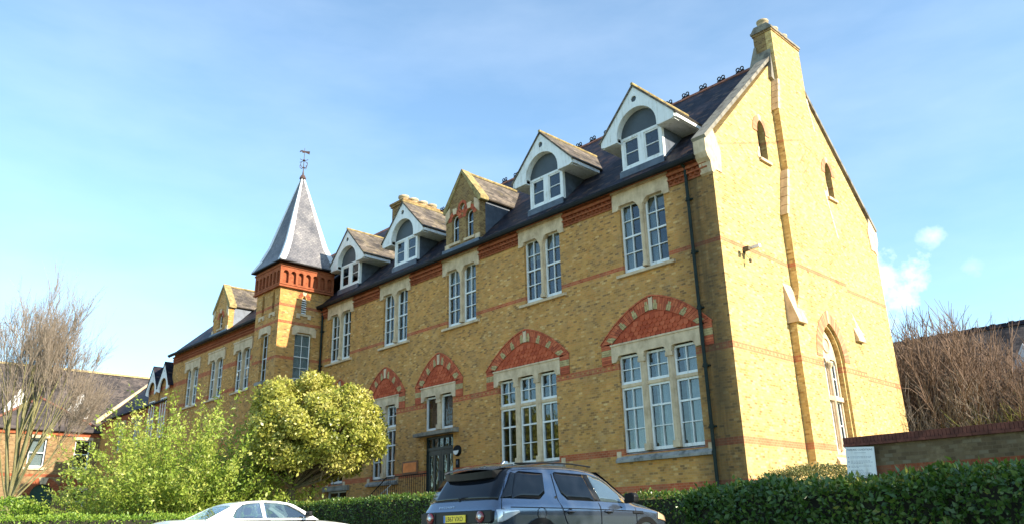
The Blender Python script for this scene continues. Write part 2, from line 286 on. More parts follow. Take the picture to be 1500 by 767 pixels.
# ------------------------------------------------------------------ mesh builder
class MB:
    def __init__(s): s.v = []; s.f = []; s.m = []; s.t = []; s.g = []; s.cur = 0
    def grp(s, k): s.cur = k; return s
    def add(s, vs, fs, mi=0, tint=None):
        o = len(s.v); s.v += [tuple(q) for q in vs]
        for q in fs: s.f.append(tuple(o+i for i in q)); s.m.append(mi); s.t.append(random.random() if tint is None else tint); s.g.append(s.cur)
        return s
    def box(s, x0, x1, y0, y1, z0, z1, mi=0):
        return s.add([(x0,y0,z0),(x1,y0,z0),(x1,y1,z0),(x0,y1,z0),(x0,y0,z1),(x1,y0,z1),(x1,y1,z1),(x0,y1,z1)],
              [(0,3,2,1),(4,5,6,7),(0,1,5,4),(1,2,6,5),(2,3,7,6),(3,0,4,7)], mi, random.random())
    def prism(s, poly, ax, a, b, mi=0, holes=(), cap_b=True):
        """poly in the plane across axis ax ('x': (y,z), 'y': (x,z), 'z': (x,y)) extruded from a to b"""
        def P(q, d): return (d, q[0], q[1]) if ax == 'x' else ((q[0], d, q[1]) if ax == 'y' else (q[0], q[1], d))
        loops = [list(poly)] + [list(h) for h in holes]
        flat = [q for l in loops for q in l]
        tris = tessellate_polygon([[Vector((q[0], q[1], 0)) for q in l] for l in loops]) if (len(poly) > 4 or holes) else [tuple(range(len(poly)))]
        n = len(flat); tn = random.random()
        vs = [P(q, a) for q in flat] + [P(q, b) for q in flat]
        fs = [tuple(t) for t in tris]
        if cap_b: fs += [tuple(n+i for i in reversed(t)) for t in tris]
        o = 0
        for l in loops:
            k = len(l)
            for i in range(k): fs.append((o+i, o+(i+1) % k, n+o+(i+1) % k, n+o+i))
            o += k
        return s.add(vs, fs, mi, tn)
    def tube(s, pts, rad, n=8, mi=0, caps=True):
        pts = [Vector(p) for p in pts]; rad = rad if isinstance(rad, (list, tuple)) else [rad]*len(pts)
        o = []; fs = []; vs = []
        up = None
        for i, p in enumerate(pts):
            d = (pts[min(i+1, len(pts)-1)] - pts[max(i-1, 0)]).normalized()
            if up is None: up = Vector((0,0,1)) if abs(d.z) < .9 else Vector((1,0,0))
            a = d.cross(up).normalized(); b = a.cross(d).normalized(); up = b
            for k in range(n):
                t = 2*math.pi*k/n; vs.append(p + (a*math.cos(t) + b*math.sin(t))*rad[i])
        for i in range(len(pts)-1):
            for k in range(n): fs.append((i*n+k, i*n+(k+1) % n, (i+1)*n+(k+1) % n, (i+1)*n+k))
        if caps: fs += [tuple(range(n))[::-1], tuple((len(pts)-1)*n+k for k in range(n))]
        return s.add(vs, fs, mi, random.random())
    def lathe(s, prof, c, n=16, mi=0):
        vs = []; fs = []
        for r, z in prof:
            for k in range(n): t = 2*math.pi*k/n; vs.append((c[0]+r*math.cos(t), c[1]+r*math.sin(t), c[2]+z))
        for i in range(len(prof)-1):
            for k in range(n): fs.append((i*n+k, i*n+(k+1) % n, (i+1)*n+(k+1) % n, (i+1)*n+k))
        fs += [tuple(range(n))[::-1], tuple((len(prof)-1)*n+k for k in range(n))]
        return s.add(vs, fs, mi, random.random())
    def slab(s, quad, th, mi=0):
        """flat polygon given a thickness straight down its own normal"""
        q = [Vector(p) for p in quad]; nr = (q[1]-q[0]).cross(q[2]-q[0]).normalized()
        if nr.z < 0: nr = -nr
        k = len(q); vs = q + [p - nr*th for p in q]
        fs = [tuple(range(k)), tuple(range(2*k-1, k-1, -1))] + [(i, k+i, k+(i+1) % k, (i+1) % k) for i in range(k)]
        return s.add(vs, fs, mi, random.random())
    def torus(s, c, R_, r, ax='y', n=20, k=8, mi=0, a0=0, a1=2*math.pi):
        pts = []
        for i in range(n+1):
            t = a0+(a1-a0)*i/n
            u, v = R_*math.cos(t), R_*math.sin(t)
            pts.append((c[0]+u, c[1], c[2]+v) if ax == 'y' else ((c[0], c[1]+u, c[2]+v) if ax == 'x' else (c[0]+u, c[1]+v, c[2])))
        return s.tube(pts, r, k, mi)
    def build(s, name, mats, parent=None, smooth=False, bevel=0.0, origin=None, subsurf=0):
        """vertices are given in the parent's space; faces of different groups become objects of their own"""
        gs = sorted(set(s.g))
        if len(gs) > 1:
            first = None
            for k in gs:
                idx = [i for i, q in enumerate(s.g) if q == k]; used_ = sorted({v for i in idx for v in s.f[i]}); mp_ = {v: j for j, v in enumerate(used_)}
                sub = MB(); sub.v = [s.v[v] for v in used_]; sub.f = [tuple(mp_[v] for v in s.f[i]) for i in idx]; sub.m = [s.m[i] for i in idx]; sub.t = [s.t[i] for i in idx]; sub.g = [0]*len(idx)
                o = sub.build(name, mats, parent, smooth, bevel, origin, subsurf); first = first or o
            return first
        me = bpy.data.meshes.new(name); me.from_pydata(s.v, [], s.f)
        for mt in (mats if isinstance(mats, (list, tuple)) else [mats]): me.materials.append(M[mt] if isinstance(mt, str) else mt)
        me.polygons.foreach_set('material_index', s.m)
        at = me.attributes.new('tint', 'FLOAT', 'FACE'); at.data.foreach_set('value', s.t)
        if smooth: me.polygons.foreach_set('use_smooth', [True]*len(s.f))
        bm = bmesh.new(); bm.from_mesh(me); bmesh.ops.recalc_face_normals(bm, faces=bm.faces); bm.to_mesh(me); bm.free()
        me.update()
        o = bpy.data.objects.new(name, me); COL.objects.link(o)
        if parent: o.parent = parent; KIDS.setdefault(parent.name, []).append(o)
        if origin:
            for vv in me.vertices: vv.co -= Vector(origin)
            o.location = origin
        if subsurf:
            md = o.modifiers.new('smooth', 'SUBSURF'); md.levels = subsurf; md.render_levels = subsurf
        if bevel:
            md = o.modifiers.new('bevel', 'BEVEL'); md.width = bevel; md.segments = 2; md.limit_method = 'ANGLE'; md.angle_limit = R(40)
        return o

def thing(name, label, cat, loc=(0,0,0), rz=0, group=None):
    o = bpy.data.objects.new(name, None); COL.objects.link(o); o.location = loc; o.rotation_euler = (0,0,rz)
    return tag(o, label, cat, group)
def tag(o, label, cat, group=None):
    o['label'] = label; o['category'] = cat
    if group: o['group'] = group
    return o
def structure(o): o['kind'] = 'structure'; return o
def copy_tree(o, parent=None, loc=None):
    c = o.copy(); COL.objects.link(c)
    if parent is not None: c.parent = parent
    if loc is not None: c.location = loc
    for ch in [q for q in KIDS.get(o.name, [])]:
        copy_tree(ch, c)
    return c
KIDS = {}
def kid(o):
    return o
def quad_bez(a, b, c, n):
    return [((1-t)**2*a[0]+2*t*(1-t)*b[0]+t*t*c[0], (1-t)**2*a[1]+2*t*(1-t)*b[1]+t*t*c[1]) for t in [i/n for i in range(n+1)]]
def arc_pts(cx, cz, r, a0, a1, n): return [(cx+r*math.cos(R(a0+(a1-a0)*i/n)), cz+r*math.sin(R(a0+(a1-a0)*i/n))) for i in range(n+1)]
def pointed(cx, hw, zs, rise, n=8):
    """left spring -> apex -> right spring of a two-centred pointed arch"""
    Lp = quad_bez((cx-hw, zs), (cx-hw*.92, zs+rise*.72), (cx, zs+rise), n)
    return Lp + [(2*cx-x, z) for x, z in reversed(Lp[:-1])]
# ------------------------------------------------------------------ ground
def smooth(t): t = max(0, min(1, t)); return t*t*(3-2*t)
def gz(x, y): return .9*smooth((y+20)/6.5) + 1.0*smooth((y+7.8)/2.6)
xs = sorted(set(list(np.arange(-60, 40.1, 2.0)) + [-600, -300, -150, -90, 60, 120, 300, 600]))
ys = sorted(set(list(np.arange(-30, 2, .5)) + [-600, -300, -150, -80, -45, 5, 12, 25, 50, 100, 300, 600]))
gm = MB(); vs_ = [(x, y, gz(x, y)) for y in ys for x in xs]; nx = len(xs)
gm.add(vs_, [(j*nx+i, j*nx+i+1, (j+1)*nx+i+1, (j+1)*nx+i) for j in range(len(ys)-1) for i in range(nx-1)])
structure(gm.build('ground', 'grass', smooth=True))
cp = MB(); cp.add([(-40,-15,.86),(20,-15,.86)], [])
rows = [-19.8, -18.5, -17, -16, -15, -14.2, -13.5, -12, -10, -8.2]
cp = MB(); cp.add([(x, y, gz(x, y)+.012) for y in rows for x in (-40, 22)], [(2*i, 2*i+1, 2*i+3, 2*i+2) for i in range(len(rows)-1)])
structure(cp.build('car_park', 'bounce_gravel'))
kb = MB(); kb.box(-40, 22, -8.2, -8.05, .85, 1.03); structure(kb.build('kerb', 'concrete'))
pv = MB(); pv.box(-20.5, -12.0, -6.0, -1.8, 1.88, 1.925); structure(pv.build('path', 'concrete'))

# ------------------------------------------------------------------ the main building
B = thing('brick_building', 'long yellow brick Victorian building with red brick bands, gable end, dormers and pointed tower', 'building')
W_ = 12.84; XE = -24.3
FFX = [-2.95, -7.85, -12.74, -17.6, -22.43]
GFW = [(-2.87, 3), (-8.9, 3), (-14.25, 'd'), (-18.25, 2), (-22.2, 1)]
def rect(x0, x1, z0, z1): return [(x0, z0), (x1, z0), (x1, z1), (x0, z1)]
holes = [rect(c-.97, c+.97, 9.93, 12.6) for c in FFX]
for c, k in GFW:
    if k == 3: holes.append(rect(c-1.55, c+1.55, 3.85, 7.14))
    elif k == 'd': holes += [rect(c-.95, c+.95, 5.68, 7.14), rect(c-.98, c+.98, 2.75, 5.43)]
    elif k == 2: holes.append(rect(c-.93, c+.93, 3.85, 7.14))
    else: holes.append(rect(c-.6, c+.6, 3.85, 7.14))
holes.append(rect(-22.95, -21.2, 2.1, 3.55))          # semi-basement window
fw = MB(); fw.prism(rect(XE, 0, 1.7, 13.14), 'y', 0.0, 0.42, holes=holes)
fwo = fw.build('front_wall', ['brick', 'brick_sunlit'], B)
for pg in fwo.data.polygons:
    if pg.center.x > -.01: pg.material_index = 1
bw = MB(); bw.prism(rect(-44.3, 0, 1.7, 13.5), 'y', W_-.4, W_); bw.build('back_wall', 'brick_sunlit', B)
# plinth, a little proud, stone weathering on top
pl = MB()
for a, b in ((XE, -23.1), (-21.05, -15.45), (-13.05, -.02)): pl.box(a, b, -.05, -.003, 1.7, 2.615)
pl.build('plinth', 'brick', B)
for dark_z in ():
    pass

# ---- gable wall and its buttress-chimney (x = 0 plane and 0.27 proud)
gz_top = [(0.421, 1.7), (W_-.401, 1.7), (W_-.401, 13.501), (W_, 13.501), (W_, 13.55), (6.42, 20.0), (0, 13.6), (0, 13.141), (.421, 13.141)]
gb = MB()
def slit(cy, z0, zt, hw): return [(cy-hw, z0)] + pointed(cy, hw, zt-.55, .55, 6) + [(cy+hw, z0)]
SL = [(3.72, 14.1, 15.75, .30), (9.12, 14.1, 15.75, .30)]
AW = (6.30, .86, 3.72, 7.05, 1.33)
def arch_open(cy, hw, z0, zs, rise, n=10): return [(cy-hw, z0)] + pointed(cy, hw, zs, rise, n) + [(cy+hw, z0)]
gb.prism(gz_top, 'x', -.4, 0, holes=[slit(*q) for q in SL] + [arch_open(*AW)])
gb.build('gable_wall', 'brick_sunlit', B)
for cy, z0, zt, hw in SL:
    s = MB(); s.prism(slit(cy, z0+.01, zt, hw-.005), 'x', -.3, -.26)
    for i in range(9): s.add([(-.25, cy-hw+.02, z0+.1+i*.14), (-.25, cy+hw-.02, z0+.1+i*.14), (-.2, cy+hw-.02, z0+.04+i*.14), (-.2, cy-hw+.02, z0+.04+i*.14)], [(0,1,2,3)])
    o = s.build('louvre_window', 'dark', B)
    st = MB(); st.box(.001, .09, cy-hw-.1, cy+hw+.1, z0-.11, z0, 0)
    Lo = pointed(cy, hw+.30, zt-.55, .80, 8); Li = pointed(cy, hw+.003, zt-.55, .553, 8)
    st.grp(2)
    for i in range(len(Lo)-1):
        st.prism([Li[i], Lo[i], Lo[i+1], Li[i+1]], 'x', .001, .025, 0 if i in (7, 8) else 1)
    st.grp(1).prism([(cy-hw-.22, z0), (cy-hw-.003, z0), (cy-hw-.003, z0+.45), (cy-hw-.12, z0+.45), (cy-hw-.12, z0+.25), (cy-hw-.22, z0+.25)], 'x', .001, .02, 0)
    st.build('window_arch', ['stone', 'voussoir_sunlit'], o)
PJ = .27; CY = 6.40
Lf = [(3.82, 1.7), (3.82, 8.05), (4.38, 9.30), (4.38, 12.1), (4.92, 14.05), (4.92, 16.6), (5.25, 18.05), (5.25, 20.3)]
Rt = [(2*CY-y, z) for y, z in reversed(Lf)]
def arch_open(cy, hw, z0, zs, rise, n=10): return [(cy-hw, z0)] + pointed(cy, hw, zs, rise, n) + [(cy+hw, z0)]
AW = (6.30, .86, 3.72, 7.05, 1.33)
st = MB(); st.prism(Lf + Rt, 'x', .002, PJ, holes=[arch_open(*AW)])
st.build('chimney_breast', 'brick_sunlit', B)
# window in the breast: stepped jambs, stone tracery, sashes
aw = MB()
for k, (d0, d1, dh) in enumerate(((.0, PJ-.09, .09), (-.18, .0, .17))):
    o_ = arch_open(AW[0], AW[1]-.001, AW[2], AW[3], AW[4]); i_ = arch_open(AW[0], AW[1]-dh, AW[2], AW[3], AW[4]-dh*1.2)
    aw.prism(o_, 'x', d0+.003, d1, 0, holes=[i_])
win = aw.build('arched_window', 'brick_sunlit', B)
tr_ = MB()
hw = AW[1]-.17
hl = [(AW[0]-hw+.06, 3.95), (AW[0]-.10, 3.95), (AW[0]-.10, 6.95), (AW[0]-.2, 7.12), (AW[0]-hw+.14, 7.12), (AW[0]-hw+.06, 6.95)]
hr = [(2*AW[0]-y, z) for y, z in hl]
tr_.prism(arch_open(AW[0], hw, 3.72, AW[3], AW[4]-.2), 'x', -.10, .03, holes=[hl, hr])
tr_.torus((.035, AW[0], 7.62), .26, .045, 'x', 24, 6)
tr_.tube([(.05, AW[0], 3.9), (.05, AW[0], 6.9)], .07, 8); tr_.lathe([(.07,0),(.13,.12),(.15,.2),(.1,.26)], (.045, AW[0], 6.75), 10)
tr_.box(-.09, .09, AW[0]-hw, AW[0]+hw, 5.62, 5.78)
tr_.build('tracery', 'stone', win)
sf = MB()
for s_ in (-1, 1):
    c = AW[0]+s_*(hw/2+.02); q = hw/2-.09
    for z0, z1 in ((3.95, 5.62), (5.78, 7.1)):
        sf.prism(rect(c-q, c+q, z0, z1), 'x', -.09, -.03, holes=[rect(c-q+.05, c-.012, z0+.06, (z0+z1)/2-.02), rect(c+.012, c+q-.05, z0+.06, (z0+z1)/2-.02), rect(c-q+.05, c-.012, (z0+z1)/2+.02, z1-.05), rect(c+.012, c+q-.05, (z0+z1)/2+.02, z1-.05)])
sf.build('sash', 'white', win)
pn = MB(); pn.box(-.065, -.06, AW[0]-hw+.03, AW[0]+hw-.03, 3.9, 7.15); pn.build('pane', 'glass', win)
ab = MB(); Lo = pointed(AW[0], AW[1]+.42, AW[3], AW[4]+.48, 10); Li = pointed(AW[0], AW[1]+.003, AW[3], AW[4]+.003, 10)
for i in range(len(Lo)-1):
    for j in range(3):
        f = lambda a, b, t: (a[0]+(b[0]-a[0])*t, a[1]+(b[1]-a[1])*t)
        p = [f(Li[i], Li[i+1], j/3+.01), f(Lo[i], Lo[i+1], j/3+.01), f(Lo[i], Lo[i+1], (j+1)/3-.01), f(Li[i], Li[i+1], (j+1)/3-.01)]
        ab.prism(p, 'x', PJ+.001, PJ+.02, 1 if (i in (9, 10) and (i, j) in ((9, 2), (10, 0))) else (2 if (3*i+j) % 6 == 1 else 0))
ab.build('arch_ring', ['voussoir_sunlit', 'stone', 'buff'], win)
so_ = MB(); so_.prism([(PJ-.05, 3.72), (PJ+.10, 3.5), (PJ+.10, 3.4), (-.2, 3.4), (-.2, 3.9)], 'y', AW[0]-1.0, AW[0]+1.0); so_.build('sill', 'stone', win)
# weatherings on the flanks of the breast
wt = MB()
wt.prism([(.0, 9.45), (.0, 8.02), (PJ+.14, 8.02), (PJ+.14, 8.10)], 'y', 3.74, 4.375)
wt.grp(1).prism([(.0, 9.45), (.0, 8.02), (PJ+.14, 8.02), (PJ+.14, 8.10)], 'y', 2*CY-4.375, 2*CY-3.74)
for a, b in (((4.38, 12.1), (4.92, 14.05)), ((4.92, 16.6), (5.25, 18.05))):
    n_ = 5
    for k in range(n_):
        t0, t1 = k/n_, (k+1)/n_-.012
        for mir in (0, 1):
            q = [(a[0]+(b[0]-a[0])*t0-.06, a[1]+(b[1]-a[1])*t0), (a[0]+(b[0]-a[0])*t1-.06, a[1]+(b[1]-a[1])*t1), (a[0]+(b[0]-a[0])*t1+.10, a[1]+(b[1]-a[1])*t1), (a[0]+(b[0]-a[0])*t0+.10, a[1]+(b[1]-a[1])*t0)]
            if mir: q = [(2*CY-y, z) for y, z in q]
            wt.grp(wt.cur+1).prism(q, 'x', .003, PJ+.012)
wt.build('weathering_stone', 'stone', B)
# stack above the coping
ck = MB(); ck.prism([(5.25, 17.5), (5.25, 20.3), (2*CY-5.25, 20.3), (2*CY-5.25, 17.5)], 'x', -.52, .0)
chim = ck.build('chimney', 'brick_dark', B)
q = MB(); q.box(-.56, PJ+.03, 5.22, 2*CY-5.22, 20.3, 20.40, 1); q.box(-.60, PJ+.06, 5.18, 2*CY-5.18, 20.40, 20.49); q.prism([(-.58, 20.49), (PJ+.04, 20.49), (PJ-.12, 20.70), (-.42, 20.70)], 'y', 5.2, 2*CY-5.2)
q.build('chimney_cap', ['grey_stone', 'brick_dark'], chim)
q = MB(); q.prism([(-.85, 18.9), (-.53, 19.8), (-.45, 19.8), (-.45, 18.2), (-.85, 18.2)], 'y', 5.2, 2*CY-5.2); q.prism([(5.0, 18.1), (5.25, 19.5), (5.30, 19.5), (5.30, 18.0)], 'x', -.66, PJ*.5); q.build('haunch', 'grey_stone', chim)
for i in range(3):
    p = MB(); p.lathe([(.24,0),(.21,.1),(.20,.30),(.24,.32),(.25,.39),(.21,.42),(.17,.40),(.16,.2)], (-.2, 5.62+i*.78, 20.70), 18); p.build('chimney_pot', 'pot', chim, smooth=True)
# copings and kneelers of the gable
cpg = MB()
th = .16
for s in (0, 1):
    a, b = (-.30, 13.62), (5.25, 19.02)
    q = [a, b, (b[0]-.07, b[1]+.11), (a[0]-.08, a[1]+.10)]
    if s: q = [(2*CY+.04-y, z) for y, z in q]
    cpg.grp(s).prism(q, 'x', -.46, .07)
cpg.build('gable_coping', 'grey_stone', B)
kn = MB()
for s in (0, 1):
    f = (lambda y: y) if not s else (lambda y: 12.84-y)
    kn.grp(s).prism([(f(-.34), 13.16), (f(-.34), 13.60), (f(-.05), 13.85), (f(.25), 14.15), (f(.60), 13.45), (f(.54), 12.62), (f(.18), 12.62), (f(.0), 12.45), (f(-.08), 12.5), (f(-.12), 12.85), (f(-.26), 12.98)], 'x', -.42, .03)
kn.build('kneeler', 'stone', B)

# ---- roof of the main block
def main_roof_z(y): return 13.16 + .985*(y+.30)
rf = MB()
rf.slab([(XE-.2, -.34, main_roof_z(-.34)), (-.40, -.34, main_roof_z(-.34)), (-.40, 6.42, 19.79), (XE-.2, 6.42, 19.79)], .08)
rf.slab([(XE-.2, 13.2, main_roof_z(-.34)), (-.40, 13.2, main_roof_z(-.34)), (-.40, 6.42, 19.79), (XE-.2, 6.42, 19.79)], .08)
roof = rf.build('roof', 'slate', B)
rt = MB()
x = XE
while x < -.6:
    rt.prism([(6.24, 19.66), (6.42, 19.86), (6.60, 19.66), (6.56, 19.60), (6.42, 19.76), (6.28, 19.60)], 'x', x+.008, x+.44); x += .45
rt.build('ridge_tiles', 'ridge', roof)
crest = None
for i in range(26):
    x = -.95 - i*.92
    if crest is None:
        c = MB(); c.box(-.2, .2, -.015, .015, -.02, .05)
        for s in (-1, 1): c.torus((s*.10, 0, .14), .075, .025, 'y', 12, 6)
        c.torus((0, 0, .26), .0, .03, 'y', 6, 6)
        crest = c.build('ridge_crest', 'black', roof); crest.location = (x, 6.42, 19.86)
    else: copy_tree(crest, roof, (x, 6.42, 19.86))
gt = MB()
gt.prism([(-.30, 13.17), (-.45, 13.17), (-.45, 13.10), (-.42, 13.02), (-.35, 12.99), (-.28, 13.02), (-.28, 13.17)], 'x', XE+.05, -.43)
gt.box(XE, -.43, -.28, .0, 13.135, 13.16)
gt.build('gutter', 'black', B)
# red brick cornice with dog-tooth courses, broken by the window lintels
cn = MB()
spans = []; prev = XE+.02
for c in sorted(FFX): spans.append((prev, c-1.24)); prev = c+1.24
spans.append((prev, -.13))
for a, b in spans:
    cn.box(a, b, -.030, -.002, 12.52, 12.98); cn.box(a, b, -.05, -.031, 12.50, 12.55)
    for row, z in ((0, 12.58), (1, 12.74)):
        k = int((b-a)/.2)
        for i in range(k):
            x = a + .1 + i*.2 + row*.1
            if x < b-.06: cn.prism([(x-.065, -.031), (x, -.13), (x+.065, -.031)], 'z', z, z+.10)
    cn.box(a, b, -.13, -.031, 12.69, 12.735); cn.box(a, b, -.15, -.031, 12.86, 12.98)
cn.box(XE+.02, -.13, -.17, -.002, 13.08, 13.13); cn.box(XE+.02, -.13, -.08, -.003, 12.985, 13.078)
cn.build('cornice', 'brick_red', B)
def pipe(name_x, y, z0, z1, hop=True):
    p = MB(); p.tube([(name_x, y, z0), (name_x, y, z1)], .055, 10)
    z = z0+.6
    while z < z1: p.lathe([(.075,0),(.075,.12)], (name_x, y, z), 10); p.box(name_x-.13, name_x+.13, y+.03, .0, z+.03, z+.08); z += 1.85
    p.tube([(name_x, y, z1), (name_x, y-.22, z1+.12)], .055, 8)
    return p.build('drainpipe', 'pipe', B)
pipe(-.97, -.10, 1.9, 12.95); pipe(XE+.16, -.10, 1.9, 12.95)

# ---- windows
def sash_bars(mb, x0, x1, z0, z1, y, cols, rows, meet=None, fr=.066, mi=0):
    """white sash frame with glazing bars; every light a real hole"""
    hs = []
    n = sum(rows)
    zz = [z0+fr+.02]
    if meet is None: meet = []
    edges = []
    if len(rows) == 1: edges = [(z0+.09, z1-.07, rows[0])]
    else:
        mz = z0 + (z1-z0)*rows[0]/n if not meet else meet
        edges = [(z0+.10, mz-.03, rows[0]), (mz+.03, z1-.07, rows[1])]
    b = .014
    for a, c, r in edges:
        for i in range(cols):
            for j in range(r):
                u0 = x0+fr + (x1-x0-2*fr)*i/cols; u1 = x0+fr + (x1-x0-2*fr)*(i+1)/cols
                w0 = a+(c-a)*j/r; w1 = a+(c-a)*(j+1)/r
                hs.append(rect(u0+(b if i else 0), u1-(b if i < cols-1 else 0), w0+(b if j else 0), w1-(b if j < r-1 else 0)))
    mb.prism(rect(x0, x1, z0, z1), 'y', y-.04, y+.05, mi, holes=hs)
def colonnette(mb, x, y, z0, z1, r=.065):
    mb.lathe([(r*1.7,0),(r*1.7,.10),(r*1.15,.2),(r,.28),(r,z1-z0-.34),(r*1.25,z1-z0-.30),(r*1.1,z1-z0-.26),(r*1.9,z1-z0-.06),(r*1.9,z1-z0)], (x, y, z0), 10)
def upper_window(cx, y0=0.0, dz=0.0, with_kids=True):
    mb = MB()
    o = [(-1.23,12.33),(-1.23,13.07),(1.23,13.07),(1.23,12.33),(1.02,12.33),(.955,12.40),(.93,12.50),(.30,12.50),(.2,12.42),(.13,12.30),(-.13,12.30),(-.2,12.42),(-.30,12.50),(-.93,12.50),(-.955,12.40),(-1.02,12.33)]
    mb.prism(o, 'y', -.07, .16)
    mb.box(-1.26, 1.26, -.11, -.071, 12.99, 13.075)
    mb.box(-.105, .105, .03, .2, 10.03, 12.32); colonnette(mb, 0, .01, 10.03, 12.32)
    w_ = mb.build('window', 'stone', B); w_.location = (cx, y0, dz)
    s = MB(); s.prism([(-.12, 9.83), (-.12, 9.93), (.2, 10.03), (.2, 9.83)], 'x', -1.21, 1.21); kid(s.build('sill', 'stone', w_))
    f = MB(); sash_bars(f, -.97, -.106, 10.02, 12.55, .15, 2, (2, 2)); kid(f.build('sash', 'white', w_))
    f = MB(); sash_bars(f, .106, .97, 10.02, 12.55, .15, 2, (2, 2)); kid(f.build('sash', 'white', w_))
    for a, b in ((-.95, -.12), (.12, .95)):
        p = MB(); p.box(a, b, .172, .178, 10.06, 12.53); kid(p.build('pane', 'glass', w_))
    return w_
uw = upper_window(FFX[0])
FW = [uw] + [copy_tree(uw, B, (c, 0, 0)) for c in FFX[1:]]
def hang(win, x0, x1, z0, z1, mat, name='curtain', y=.30, fold=.035):
    c = MB(); n = max(3, int((x1-x0)/.05)); vv = []
    for i in range(n+1):
        x = x0+(x1-x0)*i/n; yy = y + fold*math.sin(i*1.9+x0*7)+fold*.5*math.sin(i*.8)
        vv += [(x, yy, z0), (x, yy, z1)]
    c.add(vv, [(2*i, 2*i+2, 2*i+3, 2*i+1) for i in range(n)]); return c.build(name, mat, win, smooth=True)
hang(FW[2], -.95, -.12, 11.9, 12.5, 'blind', 'blind', .25, .0); hang(FW[2], .12, .95, 11.2, 12.5, 'blind', 'blind', .25, .0)
hang(FW[1], -.95, -.12, 11.7, 12.5, 'blind', 'blind', .25, .0); hang(FW[1], .12, .95, 11.9, 12.5, 'blind', 'blind', .25, .0)
hang(FW[0], -.95, -.62, 10.05, 12.5, 'curtain'); hang(FW[0], .12, .34, 10.05, 12.5, 'curtain')
hang(FW[3], .55, .95, 10.05, 12.5, 'curtain'); hang(FW[3], -.95, -.75, 10.05, 12.5, 'curtain'); hang(FW[4], -.95, -.12, 11.9, 12.5, 'blind', 'blind', .25, .0); hang(FW[4], .5, .95, 10.05, 12.5, 'curtain')
hang(FW[0], .12, .95, 12.1, 12.5, 'blind', 'blind', .24, .0)

